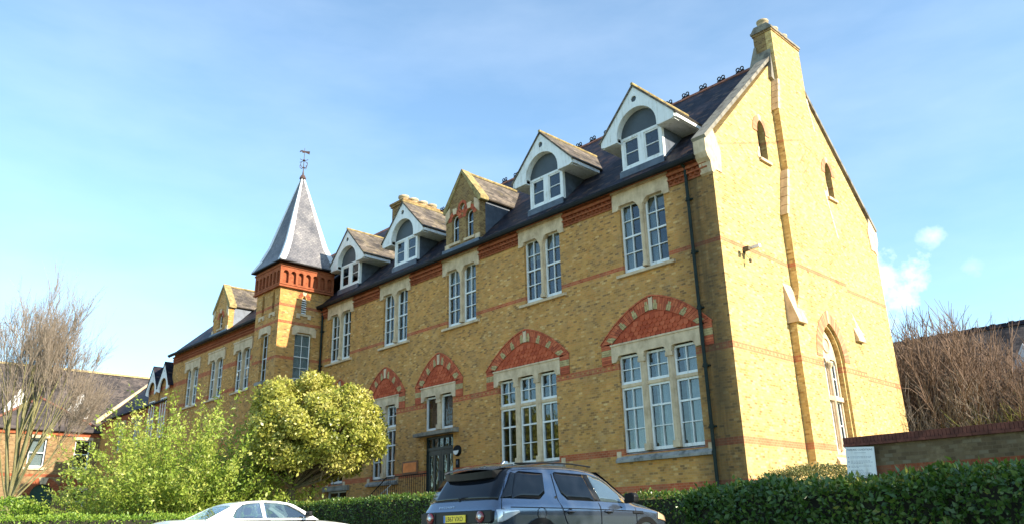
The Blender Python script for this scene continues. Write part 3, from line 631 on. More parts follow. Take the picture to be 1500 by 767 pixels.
def arch_head(hw, hwi, zs, za, zi, foot, n, blocks, parent):
    """red voussoir ring with buff blocks and a stone keystone, scalloped tile tympanum; x local"""
    ring = MB()
    def curve(h, z0, z1):
        return quad_bez((-h, z0), (-h*.50, z0+(z1-z0)*.86), (0, z1), n)
    Lo = curve(hw, zs, za); Li = curve(hwi, 7.55, zi)
    Lo = Lo + [(-x, z) for x, z in reversed(Lo[:-1])]; Li = Li + [(-x, z) for x, z in reversed(Li[:-1])]
    ring.prism([(-hw, foot)] + Lo + [(hw, foot), (hwi, foot)] + Li[::-1] + [(-hwi, foot)], 'y', -.012, -.002, 1)
    N_ = 2*n; f = lambda a, b, t: (a[0]+(b[0]-a[0])*t, a[1]+(b[1]-a[1])*t)
    key = (n-1, n)
    for i in range(N_):
        p = [f(Li[i], Li[i+1], .06), f(Lo[i], Lo[i+1], .06), f(Lo[i], Lo[i+1], .94), f(Li[i], Li[i+1], .94)]
        if i in key: continue
        e = min(i, N_-1-i); ph = e % blocks
        if ph in (1, 2) :      # a buff block: broad at the soffit, one narrow tongue above
            a_, b_ = f(p[0], p[1], .06), f(p[3], p[2], .06); c_, d_ = f(p[0], p[1], .50), f(p[3], p[2], .50)
            ring.prism([a_, c_, d_, b_], 'y', -.036, -.0125, 2)
            e_, g_ = f(p[0], p[1], .76), f(p[3], p[2], .76); h_, k_ = f(p[0], p[1], .98), f(p[3], p[2], .98)
            half = (ph == 2) == (i < n)
            if half: q = [c_, e_, f(e_, g_, .6), f(c_, d_, .6)]; q2 = [f(c_, d_, .6), f(e_, g_, .6), g_, d_]
            else: q = [f(c_, d_, .4), f(e_, g_, .4), g_, d_]; q2 = [c_, e_, f(e_, g_, .4), f(c_, d_, .4)]
            ring.prism(q, 'y', -.036, -.0125, 2); ring.prism(q2, 'y', -.034, -.0125, 0); ring.prism([e_, h_, k_, g_], 'y', -.034, -.0125, 0)
        else:
            for t0, t1 in ((.0, .485), (.50, .985)):
                ring.prism([f(p[0], p[1], t0), f(p[0], p[1], t1), f(p[3], p[2], t1), f(p[3], p[2], t0)], 'y', -.034, -.0125, 0)
    kq = [Li[n-1], Lo[n-1], Lo[n], Lo[n+1], Li[n+1], Li[n]]
    kq = [f(Li[n-1], Li[n], .1), f(Lo[n-1], Lo[n], .2), (0, Lo[n][1]-.06), (-f(Lo[n-1], Lo[n], .2)[0], f(Lo[n-1], Lo[n], .2)[1]), (-f(Li[n-1], Li[n], .1)[0], f(Li[n-1], Li[n], .1)[1]), (0, Li[n][1])]
    ring.prism(kq, 'y', -.05, -.0125, 3)
    for s in (-1, 1):      # straight jamb of the ring, coursed bricks, one buff block
        z = foot+.004; k = 0
        while z < zs-.02:
            z1 = min(z+.066, zs); ring.prism([(s*hwi+s*.01, z), (s*hw, z), (s*hw, z1), (s*hwi+s*.01, z1)], 'y', -.034, -.0125, 2 if (foot+.26 < z < foot+.50) else 0); z += .074; k += 1
    # thin dark label course round the outside
    Lo2 = curve(hw+.05, zs, za+.06); Lo2 = Lo2 + [(-x, z) for x, z in reversed(Lo2[:-1])]
    Lx = [(x, z+.004) for x, z in Lo]
    for i in range(N_): ring.prism([Lx[i], Lo2[i], Lo2[i+1], Lx[i+1]], 'y', -.055, -.0125, 0)
    kid(ring.build('arch_ring', ['voussoir', 'mortar', 'buff', 'stone'], parent))
    ty = MB(); ty.prism(Li, 'y', -.004, -.0015, 0)
    rows_ = int((zi-7.55)/.15)+1
    for r_ in range(rows_):
        z = 7.56 + r_*.15
        x = -hwi + (.10 if r_ % 2 else 0)
        while x < hwi:
            ok = z+.12 < np.interp(abs(x)+.08, [abs(q[0]) for q in Li[:n+1]][::-1], [q[1] for q in Li[:n+1]][::-1]) if abs(x)+.08 < hwi else False
            if ok:
                arc = arc_pts(x, z+.075, .096, 180, 360, 6)
                vv = [(px, -.036, pz) for px, pz in arc] + [(x+.096, -.010, z+.19), (x-.096, -.010, z+.19)] + [(px, -.006, pz) for px, pz in arc]
                ty.add(vv, [tuple(range(9))] + [(i, i+1, 10+i, 9+i) for i in range(6)])
            x += .20
    kid(ty.build('tympanum', 'terracotta', parent))

def ground_window(cx, kind):
    hwid = {3: 1.55, 2: .93, 1: .6, 'd': .95}[kind]; lint = {3: 1.79, 2: 1.15, 1: .80, 'd': 1.17}[kind]
    nl = {3: 3, 2: 2, 1: 1, 'd': 2}[kind]; z0 = 5.68 if kind == 'd' else 3.92
    mb = MB(); mw = .115
    wl = (2*hwid - (nl-1)*2*mw)/nl
    lights = [(-hwid+i*(wl+2*mw), -hwid+i*(wl+2*mw)+wl) for i in range(nl)]
    o = [(-lint, 6.93), (-lint, 7.55), (lint, 7.55), (lint, 6.93), (hwid+.06, 6.93)]
    for i in reversed(range(nl)):
        a, b = lights[i]
        o += [(b-.01, 7.02), (b-.03, 7.11), (b-.10, 7.14), (a+.10, 7.14), (a+.03, 7.11), (a+.01, 7.02)]
        if i: o += [(a-.02, 6.92), (lights[i-1][1]+.02, 6.92)]
    o += [(-hwid-.06, 6.93)]
    mb.prism(o, 'y', -.06, .15)
    mb.box(-lint-.02, lint+.02, -.09, -.061, 7.49, 7.556)
    tz = 6.10
    for i in range(nl-1):
        x = lights[i][1]+mw
        mb.box(x-mw, x+mw, .05, .22, z0, 6.95); mb.prism([(x-mw, .051), (x-mw*.45, -.03), (x+mw*.45, -.03), (x+mw, .051)], 'z', z0, 6.95)
        mb.box(x-mw-.03, x+mw+.03, -.055, .05, 6.80, 6.94); mb.box(x-mw-.02, x+mw+.02, -.045, .05, z0, z0+.22)
    if kind in (3, 2, 1):
        for a, b in lights: mb.box(a, b, .06, .2, tz-.06, tz+.05)
    w_ = mb.build('window', 'stone', B, bevel=.008); w_.location = (cx, 0, 0)
    for a, b in lights:
        f = MB()
        if kind == 'd': sash_bars(f, a, b, z0+.02, 7.12, .15, 1, (1,))
        else:
            sash_bars(f, a, b, z0, tz-.06, .15, 2, (2, 1)); sash_bars(f, a, b, tz+.05, 7.12, .15, 2, (2,))
        f.build('sash', 'white', w_)
        p = MB(); p.box(a+.02, b-.02, .172, .178, z0+.03, 7.1); p.build('pane', 'glass', w_)
    if kind != 'd':
        s = MB(); s.prism([(-.14, 3.60), (-.14, 3.68), (.0, 3.80), (.2, 3.93), (.2, 3.60)], 'x', -lint-.04, lint+.04); s.build('sill', 'sill_stone', w_)
        s = MB(); s.box(-lint-.06, -lint+.12, -.03, .1, 3.66, 3.96); s.box(lint-.12, lint+.06, -.03, .1, 3.66, 3.96); s.build('sill_stop', 'stone', w_)
    arch_head(lint+.45 if kind != 1 else 1.22, lint, 7.62, 8.92, 8.46, 6.9, {3: 22, 2: 15, 1: 13, 'd': 15}[kind], {3: 6, 2: 5, 1: 5, 'd': 5}[kind], w_)
    return w_, lights
GW = [ground_window(*q) for q in GFW]
for a, b in GW[0][1]: hang(GW[0][0], a+.22, b-.02, 3.95, 7.1, 'curtain', y=.3, fold=.05)
for a, b in GW[1][1]: hang(GW[1][0], b-.26, b-.03, 3.95, 7.1, 'blind', y=.4, fold=.04)
bwn = MB(); bwn.box(-23.2, -20.95, -.13, .15, 3.55, 3.78); bwn = bwn.build('basement_window', 'grey_stone', B)
q = MB(); sash_bars(q, -22.95, -21.2, 2.1, 3.55, .15, 2, (1, 1)); q.build('sash', 'white', bwn)
q = MB(); q.box(-22.9, -21.25, .172, .178, 2.15, 3.5); q.build('pane', 'glass', bwn)
# rooms behind: floors and partition so that the windows look into dark rooms
rm = MB(); rm.box(-44, -.45, .45, 12.4, 8.95, 9.2); rm.box(-44, -.45, .45, 12.4, 3.2, 3.3); rm.box(-44, -.45, 3.6, 3.7, 3.3, 13.0)
for x in (-6, -11, -16, -20, -27.5, -34, -38.5): rm.box(x-.05, x+.05, .45, 3.6, 3.3, 13.0)
rm.build('room_partition', simple('dim_plaster', (.30, .27, .22), .9), B)

# ---- door, canopy
cx = -14.25
dr = MB(); dr.prism(rect(cx-.98, cx+.98, 2.75, 5.43), 'y', .14, .24, holes=[rect(cx-.90, cx+.90, 2.78, 4.86)] + [rect(cx-.88+i*.36, cx-.56+i*.36, 4.98, 5.34) for i in range(5)])
dr = dr.build('door', 'teal', B)
for i, a in enumerate((cx-.89, cx+.01)):
    l = MB(); l.prism(rect(a, a+.88, 2.79, 4.85), 'y', .16, .215, holes=[rect(a+.14, a+.38, 3.2, 4.65), rect(a+.50, a+.74, 3.2, 4.65)]); l.build('door_leaf', 'teal', dr)
p = MB(); p.box(cx-.88, cx+.88, .188, .194, 3.15, 5.36); p.build('pane', 'glass', dr)
h = MB(); h.tube([(cx-.08, .10, 3.6), (cx-.08, .10, 4.0)], .02, 8); h.box(cx-.1, cx-.06, .1, .16, 3.62, 3.66); h.box(cx-.1, cx-.06, .1, .16, 3.94, 3.98); h.build('handle', 'lead', dr)
c = MB(); c.prism([(-.34, 5.45), (-.34, 5.58), (-.1, 5.64), (.1, 5.66), (.1, 5.45)], 'x', cx-1.34, cx+1.34); c.build('canopy', 'grey_stone', B)

# ---- timber dormers (front at local y, x relative to the centre line)
def timber_dormer(cx):
    bo = [(-1.66, 15.16), (-1.66, 15.40), (0, 17.10), (1.66, 15.40), (1.66, 15.16), (1.5, 15.10), (.90, 15.10), (.90, 15.30)] + arc_pts(0, 15.30, .90, 0, 180, 20)[1:] + [(-.90, 15.10), (-1.5, 15.10)]
    mb = MB(); mb.prism(bo, 'y', .10, .17, holes=[arc_pts(0, 16.56, .12, 360, 22, 14)])
    mb.box(-1.62, -.895, .171, .46, 15.10, 15.14); mb.box(.895, 1.62, .171, .46, 15.10, 15.14)
    arc_o = arc_pts(0, 15.30, .96, 0, 180, 20); arc_i = arc_pts(0, 15.30, .90, 0, 180, 20)
    for i in range(20): mb.prism([arc_o[i], arc_o[i+1], arc_i[i+1], arc_i[i]], 'y', .171, .40)
    d = mb.build('dormer', 'white', B, bevel=.006); d.location = (cx, 0, 0)
    q = MB(); q.prism([(-.9, 15.28)] + arc_pts(0, 15.28, .955, 180, 0, 20) , 'y', .38, .44)
    q.prism(arc_pts(0, 16.56, .13, 0, 338, 14), 'y', .155, .19); kid(q.build('lunette_panel', 'lunette', d))
    f = MB()
    f.prism(rect(-.92, .92, 13.98, 15.30), 'y', .36, .50, holes=[rect(-.80, -.12, 14.10, 15.20), rect(.12, .80, 14.10, 15.20)])
    for a, b in ((-.80, -.12), (.12, .80)):
        f.prism(rect(a, b, 14.10, 15.20), 'y', .39, .45, holes=[rect(a+.06, b-.06, 14.17, 14.64), rect(a+.06, b-.06, 14.67, 15.14)])
    f.box(-.97, .97, .30, .40, 13.93, 13.99)
    kid(f.build('window_frame', 'white', d))
    for a, b in ((-.78, -.14), (.14, .78)):
        p = MB(); p.box(a, b, .415, .421, 14.12, 15.18); kid(p.build('pane', 'glass', d))
    k = MB()
    for s in (-1, 1):
        x0, x1 = (.86, .91) if s > 0 else (-.91, -.86)
        yb = (15.34-13.16)/.985-.3
        k.grp(s).prism([(.44, 13.75), (.44, 15.34), (yb, 15.34)], 'x', x0, x1)
    kid(k.build('cheek', 'lead', d))
    k = MB(); k.box(-.98, .98, .24, .30, 13.62, 13.94); k.build('lead_apron', 'lead', d)
    rr = MB()
    for s in (-1, 1):
        yr = (17.14-13.16)/.985-.3; ye = (15.32-13.16)/.985-.3
        rr.slab([(0, .06, 17.17), (0, yr, 17.17), (s*1.76, ye, 15.34), (s*1.76, .06, 15.34)], .07)
    kid(rr.build('dormer_roof', 'slate_brown', d))
    e = MB()
    for s in (-1, 1): e.grp(s).box(min(s*1.62, s*1.70), max(s*1.62, s*1.70), .18, 1.75, 15.16, 15.32); e.prism([(s*.91, 15.14), (s*1.62, 15.14), (s*1.62, 15.17), (s*.91, 15.17)], 'y', .46, 1.7)
    e.build('eaves_board', 'white', d)
    e = MB(); e.tube([(0, .05, 17.18), (0, 3.7, 17.18)], .06, 8); e.build('ridge_tiles', 'lichen_stone', d)
    return d
d0 = timber_dormer(-2.97)
for c in (-7.80, -17.35, -22.35): copy_tree(d0, B, (c, 0, 0))

# ---- brick gabled dormers rising from the wall face
def brick_dormer(cx, y0, half, zb, zk, za, two=True, roofz=main_roof_z, name='gabled_dormer', brick='brick'):
    ws = [(-.49, .25), (.49, .25)] if two else [(0, .30)]
    def lancet(c, h): return [(c-h, zb+.28)] + [(c+h*math.cos(t), zk-.72+h*1.1*math.sin(t)) for t in [math.pi*(1-i/10) for i in range(11)]] + [(c+h, zb+.28)]
    hs = [lancet(c, h) for c, h in ws]
    if two: hs.append(arc_pts(0, zk-.18, .17, 360, 22, 14))
    mb = MB(); mb.prism([(-half, zb), (half, zb), (half, zk), (0, za), (-half, zk)], 'y', .0, .35, holes=hs)
    d = mb.build(name, brick, B); d.location = (cx, y0, 0)
    s = MB()
    for sg in (-1, 1):
        s.grp(s.cur+1).prism([(sg*(half+.16), zk-.22), (sg*(half+.16), zk-.04), (0, za+.16), (0, za-.04), (sg*(half-.02), zk-.22)], 'y', -.06, .42, 1)
        s.grp(s.cur+1).prism([(sg*half, zk-.75), (sg*half, zk-.22), (sg*(half-.30), zk-.02), (sg*(half-.30), zk-.45), (sg*(half-.16), zk-.6)], 'y', -.05, -.002, 0)
        s.grp(s.cur+1).box(min(sg*(half-.25), sg*(half+.04)), max(sg*(half-.25), sg*(half+.04)), -.05, -.003, zb+.05, zb+.28)
    for c, h in ws:
        s.grp(s.cur+1).box(c-h-.1, c+h+.1, -.06, .1, zb+.16, zb+.275)
        s.grp(s.cur+1).prism([(c-.09, zk-.70+h*1.1), (c-.15, zk-.42+h*1.1), (c+.15, zk-.42+h*1.1), (c+.09, zk-.70+h*1.1)], 'y', -.05, -.002)
    s.build('dressing', ['stone', 'lichen_stone'], d)
    a = MB()
    for c, h in ws:
        for i in range(9):
            t0, t1 = math.pi*(i+.05)/9, math.pi*(i+.95)/9
            a.prism([(c+h*math.cos(t0), zk-.72+h*1.1*math.sin(t0)), (c+(h+.22)*math.cos(t0), zk-.72+(h*1.1+.22)*math.sin(t0)), (c+(h+.22)*math.cos(t1), zk-.72+(h*1.1+.22)*math.sin(t1)), (c+h*math.cos(t1), zk-.72+h*1.1*math.sin(t1))], 'y', -.018, -.002)
    if two:
        for i in range(16):
            t0, t1 = 2*math.pi*(i+.05)/16, 2*math.pi*(i+.95)/16
            a.prism([(r*math.cos(t), zk-.18+r*math.sin(t)) for r, t in ((.17, t0), (.30, t0), (.30, t1), (.17, t1))], 'y', -.018, -.002)
    a.build('arch_ring', 'voussoir', d)
    f = MB(); p = MB()
    for c, h in ws:
        f.prism(lancet(c, h-.002), 'y', .13, .18, holes=[rect(c-h+.05, c+h-.05, zb+.33, zk-1.05), [(c-h+.05, zk-1.0)] + [(c+(h-.05)*math.cos(t), zk-.72+(h-.05)*1.1*math.sin(t)) for t in [math.pi*(1-i/8) for i in range(9)]] + [(c+h-.05, zk-1.0)]])
        p.prism(lancet(c, h-.02), 'y', .15, .156)
    if two: f.prism(arc_pts(0, zk-.18, .168, 0, 338, 14), 'y', .13, .17, holes=[arc_pts(0, zk-.18, .11, 360, 22, 14)]); p.prism(arc_pts(0, zk-.18, .14, 0, 338, 14), 'y', .15, .156)
    f.build('window_frame', 'white', d); p.build('pane', 'glass', d)
    rr = MB(); dy = lambda z: (z-roofz(0))/.985 - y0
    for sg in (-1, 1):
        rr.slab([(0, .36, za+.02), (0, dy(za), za+.02), (sg*(half+.16), dy(zk-.1), zk-.12), (sg*(half+.16), .36, zk-.12)], .07)
    rr.build('dormer_roof', 'slate_brown', d)
    k = MB()
    for sg in (-1, 1):
        x0, x1 = (half-.08, half-.01) if sg > 0 else (-half+.01, -half+.08)
        k.grp(sg).prism([(.35, zb-.1), (.35, zk-.13), (dy(zk-.15), zk-.13), (dy(zb), zb-.1)], 'x', x0, x1)
    k.build('cheek', 'lead', d); k = MB()
    k.box(-half-.12, half+.12, -.14, -.07, zb-.22, zb+.02); k.prism([(-.07, zb+.02), (-.14, zb-.02), (-.07, zb-.2), (.2, zb+.1)], 'x', -half-.12, half+.12)
    k.build('lead_apron', 'lead', d); k = MB(); k.tube([(0, .3, za+.05), (0, dy(za)-.2, za+.05)], .07, 8); k.build('ridge_tiles', 'lichen_stone', d)
    return d
brick_dormer(-12.62, -.02, 1.14, 13.46, 15.50, 17.0, brick='brick_dark')

# ---- stack on the party wall behind the dormers
ck = MB(); ck.box(-19.75, -18.95, 3.2, 5.3, 14, 18.95); c2 = ck.build('chimney', 'brick_dark', B)
M['twig_iron'] = simple('rusty_iron', (.10, .055, .045), .7, .3, 5)
# stack on the party wall, straddling the ridge
bpy.data.objects.remove(c2)
ck = MB(); ck.box(-23.85, -22.70, 4.0, 6.8, 16.5, 19.9); ck.box(-23.93, -22.62, 3.92, 6.88, 19.9, 20.03); ck.box(-23.98, -22.57, 3.87, 6.93, 20.03, 20.15)
ck.prism([(-24.1, 17.2), (-23.85, 18.4), (-23.85, 17.0)], 'y', 4.0, 6.4)
c2 = ck.build('chimney', 'brick_dark', B)
for i in range(4):
    p = MB(); p.lathe([(.33,0),(.29,.08),(.27,.28),(.33,.30),(.33,.42),(.27,.45),(.2,.42)], (-23.2, 4.35+i*.7, 20.15), 14); p.build('chimney_pot', 'pot', c2, smooth=True)

# ------------------------------------------------------------------ tower
TX0, TX1, TY0, TY1 = -26.9, -24.3, -2.56, .5
T = MB()
fh = [rect(-26.03, -25.23, 9.08, 11.6)] + [slit(c, 12.62, 13.86, .14) for c in (-26.12, -24.98)]
T.prism(rect(TX0, TX1, 1.7, 14.02), 'y', TY0, TY0+.3, holes=fh)
rh = [rect(-1.55, -.58, 9.15, 11.6), slit(-1.15, 12.62, 13.66, .15)]
T.prism([(TY0+.3, 1.7), (TY1, 1.7), (TY1, 14.02), (TY0+.3, 14.02)], 'x', TX1-.3, TX1, holes=rh)
T.box(TX0, TX0+.3, TY0+.3, TY1, 1.7, 14.02); T.box(TX0+.3, TX1-.3, TY1-.3, TY1, 1.7, 14.02)
tw = T.build('tower_wall', 'brick_tower', B)
# corbel table: round-headed niches in red brick under the spire eaves
ct = MB(); pj = .13
def niches(a, b, n, gap=.5):
    st_ = (b-a)/n; return [(a+st_*(i+.5), st_*.34) for i in range(n)]
def niche(c, h): return [(c-h, 14.12), (c+h, 14.12)] + [(c+h*math.cos(t), 14.66+h*math.sin(t)) for t in [math.pi*i/8 for i in range(9)]]
ct.prism(rect(TX0-pj, TX1+pj, 14.03, 15.2), 'y', TY0-pj, TY0+.04, holes=[niche(*q) for q in niches(TX0-.08, TX1+.08, 7)])
ct.prism([(TY0+.042, 14.03), (TY1, 14.03), (TY1, 15.2), (TY0+.042, 15.2)], 'x', TX1-.04, TX1+pj, holes=[niche(*q) for q in niches(TY0-.02, TY1-.05, 7)])
ct.prism([(TY0+.042, 14.03), (TY1, 14.03), (TY1, 15.2), (TY0+.042, 15.2)], 'x', TX0-pj, TX0+.04)
ct.box(TX0+.042, TX1-.042, TY0+.042, TY1, 14.03, 15.2)
for z in (13.90, 14.99):
    ct.box(TX0-pj-.04, TX1+pj+.04, TY0-pj-.04, TY0-pj-.002 if z > 14 else TY0-.002, z, z+.09)
    ct.box(TX1+.002 if z < 14 else TX1+pj+.002, TX1+pj+.04, TY0-(pj if z > 14 else 0), TY1, z, z+.09)
ct.build('corbel_table', 'brick_red', tw)
# tower windows
def plain_surround(cx, half, z0, zt, plane, at, parent, shade=False):
    P = 'y' if plane == 'y' else 'x'; sg = -1 if plane == 'y' else 1
    d = lambda t: at + sg*t
    s = MB(); o = [(cx-half-.22, zt-.5), (cx-half-.22, zt-.12), (cx-half-.1, zt), (cx+half+.1, zt), (cx+half+.22, zt-.12), (cx+half+.22, zt-.5), (cx+half+.02, zt-.5), (cx+half-.02, zt-.40), (cx+half-.12, zt-.34), (cx-half+.12, zt-.34), (cx-half+.02, zt-.40), (cx-half-.02, zt-.5)]
    s.prism(o, P, d(.06), d(-.14))
    w_ = s.build('window', 'stone', parent)
    q = MB()
    if plane == 'y': q.box(cx-half-.22, cx+half+.22, at-.10, at+.15, z0-.18, z0)
    else: q.box(at-.15, at+.10, cx-half-.22, cx+half+.22, z0-.18, z0)
    q.build('sill', 'sill_stone', w_)
    f = MB(); x0, x1 = cx-half, cx+half; mz = (z0+zt-.4)/2; hs = []
    for a, b in ((z0+.08, mz-.02), (mz+.02, zt-.42)):
        for i in range(2):
            for j in range(2):
                u0 = x0+.05+(x1-x0-.1)*i/2+(.012 if i else 0); u1 = x0+.05+(x1-x0-.1)*(i+1)/2-(.012 if not i else 0)
                v0 = a+(b-a)*j/2+(.012 if j else 0); v1 = a+(b-a)*(j+1)/2-(.012 if not j else 0); hs.append(rect(u0, u1, v0, v1))
    f.prism(rect(x0, x1, z0, zt-.34), P, d(-.15), d(-.20), holes=hs); f.build('sash', 'white', w_)
    p = MB()
    if plane == 'y': p.box(x0+.02, x1-.02, at+.178, at+.184, z0+.03, zt-.38)
    else: p.box(at-.184, at-.178, x0+.02, x1-.02, z0+.03, zt-.38)
    p.build('pane', 'glass', w_)
    if shade:
        p = MB(); p.box(at-.30, at-.28, x0, x1, z0, zt-.36) if plane == 'x' else p.box(x0, x1, at+.28, at+.30, z0, zt-.36)
        p.build('blind', 'curtain', w_)
plain_surround(-25.63, .40, 9.10, 11.95, 'y', TY0, tw)
plain_surround(-1.06, .47, 9.17, 11.95, 'x', TX1, tw, True)
for c in (-26.12, -24.98):
    s = MB(); s.prism(slit(c, 12.62, 13.85, .139), 'y', TY0+.24, TY0+.27, 1); s.box(c-.28, c+.28, TY0-.07, TY0+.1, 12.5, 12.615); s.box(c-.28, c-.14, TY0-.07, TY0-.002, 12.38, 12.5); s.box(c+.14, c+.28, TY0-.07, TY0-.002, 12.38, 12.5)
    s.prism([(c-.08, 13.87), (c-.12, 14.0), (c+.12, 14.0), (c+.08, 13.87)], 'y', TY0-.02, TY0-.002)
    s.build('slit_window', ['stone', 'dark'], tw)
s = MB(); s.box(TX1-.1, TX1+.07, -1.15-.42, -1.15+.42, 12.5, 12.615); s.box(TX1+.002, TX1+.07, -1.57, -1.38, 12.36, 12.5); s.box(TX1+.002, TX1+.07, -.92, -.73, 12.36, 12.5)
for i in range(7): s.add([(TX1-.12, -1.285, 12.75+i*.12), (TX1-.12, -1.015, 12.75+i*.12), (TX1-.01, -1.015, 12.65+i*.12), (TX1-.01, -1.285, 12.65+i*.12), (TX1-.01, -1.285, 12.70+i*.12), (TX1-.01, -1.015, 12.70+i*.12)], [(0,1,2,3), (3,2,5,4)], 1)
s.box(TX1-.24, TX1-.2, -1.3, -1.0, 12.62, 13.66, 2)
for i in range(8):
    t0, t1 = math.pi*(i+.04)/8, math.pi*(i+.96)/8
    s.prism([(-1.15+r*math.cos(t), 13.48+r*math.sin(t)) for r, t in ((.16, t0), (.36, t0), (.36, t1), (.16, t1))], 'x', TX1+.002, TX1+.02, 0 if i in (3, 4) else 3)
s.build('louvre_window', ['stone', 'white', 'dark', 'brick_red'], tw)
# spire: bell-cast pyramid, lead rolls on the hips
SX, SY = -25.5, -1.10; hx, hy = 1.62, 1.80
lev = [(15.24, 1.0), (15.75, .845), (16.6, .66), (21.0, .018)]
sp = MB(); vv = []
for z, k in lev: vv += [(SX-hx*k, SY-hy*k, z), (SX+hx*k, SY-hy*k, z), (SX+hx*k, SY+hy*k, z), (SX-hx*k, SY+hy*k, z)]
fs = [(4*i+k, 4*i+(k+1) % 4, 4*i+4+(k+1) % 4, 4*i+4+k) for i in range(3) for k in range(4)] + [(3,2,1,0), (12,13,14,15)]
sp.add(vv, fs)
spire = sp.build('spire', 'slate_spire', B)
hp = MB()
for k, (a, b) in enumerate(((-1,-1),(1,-1),(1,1),(-1,1))):
    P_ = [Vector((SX+a*hx*q, SY+b*hy*q, z)) for z, q in lev]
    for i in range(3):
        wv = [(.19, .19), (.19, .17), (.17, .03)][i]
        for ax in (0, 1):
            o = Vector((-a*1.0, 0, 0)) if ax == 0 else Vector((0, -b*1.0, 0))
            nrm = Vector((0, b, .35)).normalized()*.012 if ax == 0 else Vector((a, 0, .35)).normalized()*.012
            hp.add([P_[i]+nrm, P_[i]+o*wv[0]*1.5+nrm, P_[i+1]+o*wv[1]*1.5+nrm, P_[i+1]+nrm], [(0,1,2,3)])
    hp.tube([p+Vector((0,0,.015)) for p in P_], [.045,.045,.04,.03], 6)
hp.build('lead_hip', 'lead_pale', spire)  # hips widened and whitened to read as sunlit lead
eb = MB(); eb.box(SX-hx-.02, SX+hx+.02, SY-hy-.02, SY+hy+.02, 15.17, 15.235); eb.build('eaves_board', 'black', spire)
fn = MB()
fn.lathe([(.17,0),(.19,.06),(.12,.22),(.05,.30),(.035,.5)], (SX, SY, 20.85), 12); fn.tube([(SX, SY, 21.2), (SX, SY, 22.85)], [.028, .012], 8)
fn.lathe([(.03,0),(.09,.06),(.03,.12)], (SX, SY, 22.0), 10)
for t in range(4):
    a = t*math.pi/2+.4; c_, s_ = math.cos(a), math.sin(a)
    fn.tube([(SX+c_*x_, SY+s_*x_, 21.62+z_) for x_, z_ in ((.02, 0), (.14, -.06), (.24, .02), (.27, .16), (.20, .22))], .018, 6)
fn.tube([(SX-.30, SY-.1, 22.02), (SX+.30, SY+.1, 22.02)], .015, 6); fn.tube([(SX+.1, SY-.30, 22.02), (SX-.1, SY+.30, 22.02)], .015, 6)
d_ = Vector((.75, .66, 0)).normalized()
pt = lambda u, z, o: (SX+d_.x*u - d_.y*o, SY+d_.y*u + d_.x*o, 22.35+z)
pf = [(-.30, .26), (-.16, .30), (-.12, .20), (.05, .20), (.30, .06), (.32, .26), (.16, .28), (.05, .30), (-.08, .34), (-.16, .38), (-.26, .34)]
fn.add([pt(u, z, -.012) for u, z in pf] + [pt(u, z, .012) for u, z in pf], [tuple(range(11)), tuple(range(21, 10, -1))] + [(i, (i+1) % 11, 11+(i+1) % 11, 11+i) for i in range(11)])
fn.build('weathervane', 'twig_iron', spire)

# ------------------------------------------------------------------ the wing beyond the tower
WY = -.30; WX0 = -44.0
wcx = [-40.45, -36.70, -32.95, -29.3]
wm = MB(); wm.prism(rect(WX0, TX0, 1.7, 13.95), 'y', WY, WY+.4, holes=[rect(c-.97, c+.97, 9.83, 12.5) for c in wcx]); wm.prism([(WY+.4, 1.7), (W_-.4, 1.7), (W_-.4, 14.35), (6.42, 20.2), (WY+.4, 14.35)], 'x', WX0, WX0+.4)
wm.build('wing_wall', 'brick_wing', B)
for c in wcx[:3]: copy_tree(uw, B, (c, WY, -.10))
wr_ = lambda y: 13.80 + .93*(y-WY+.35)
r2 = MB()
r2.slab([(WX0-.15, WY-.4, wr_(WY-.4)), (TX0+.3, WY-.4, wr_(WY-.4)), (TX0+.3, 6.42, wr_(6.42)), (WX0-.15, 6.42, wr_(6.42))], .08)
r2.slab([(WX0-.15, 13.2, wr_(WY-.4)), (XE-.2, 13.2, wr_(WY-.4)), (XE-.2, 6.42, wr_(6.42)), (WX0-.15, 6.42, wr_(6.42))], .08)
r2.slab([(TX0+.3, TY1, wr_(TY1)), (XE-.2, TY1, wr_(TY1)), (XE-.2, 6.42, wr_(6.42)), (TX0+.3, 6.42, wr_(6.42))], .08)
wroof = r2.build('roof', 'slate', B)
q = MB(); x = WX0
while x < XE-.4: q.prism([(6.24, wr_(6.24)-.02), (6.42, wr_(6.42)+.09), (6.60, wr_(6.24)-.02)], 'x', x+.01, x+.44); x += .45
q.build('ridge_tiles', 'ridge', wroof)
q = MB()
for z0, z1, d in ((13.22, 13.72, .03), (13.30, 13.37, .09), (13.48, 13.54, .10), (13.64, 13.72, .14)): q.box(WX0+.02, TX0-.02, WY-d, WY-.002-(0 if d < .05 else .03), z0, z1)
for i in range(int((TX0-WX0)/.22)):
    for z in (13.38, 13.55): x = WX0+.1+i*.22; q.prism([(x-.06, WY-.031), (x, WY-.10), (x+.06, WY-.031)], 'z', z, z+.09)
q.build('cornice', 'brick_red', B)
q = MB(); q.prism([(WY-.30, 13.86), (WY-.48, 13.86), (WY-.46, 13.76), (WY-.32, 13.74)], 'x', WX0-.1, TX0-.02); q.build('gutter', 'black', B)
brick_dormer(-36.7, WY-.02, 1.14, 14.15, 15.82, 17.30, two=False, roofz=lambda y: wr_(y), brick='brick_wing')

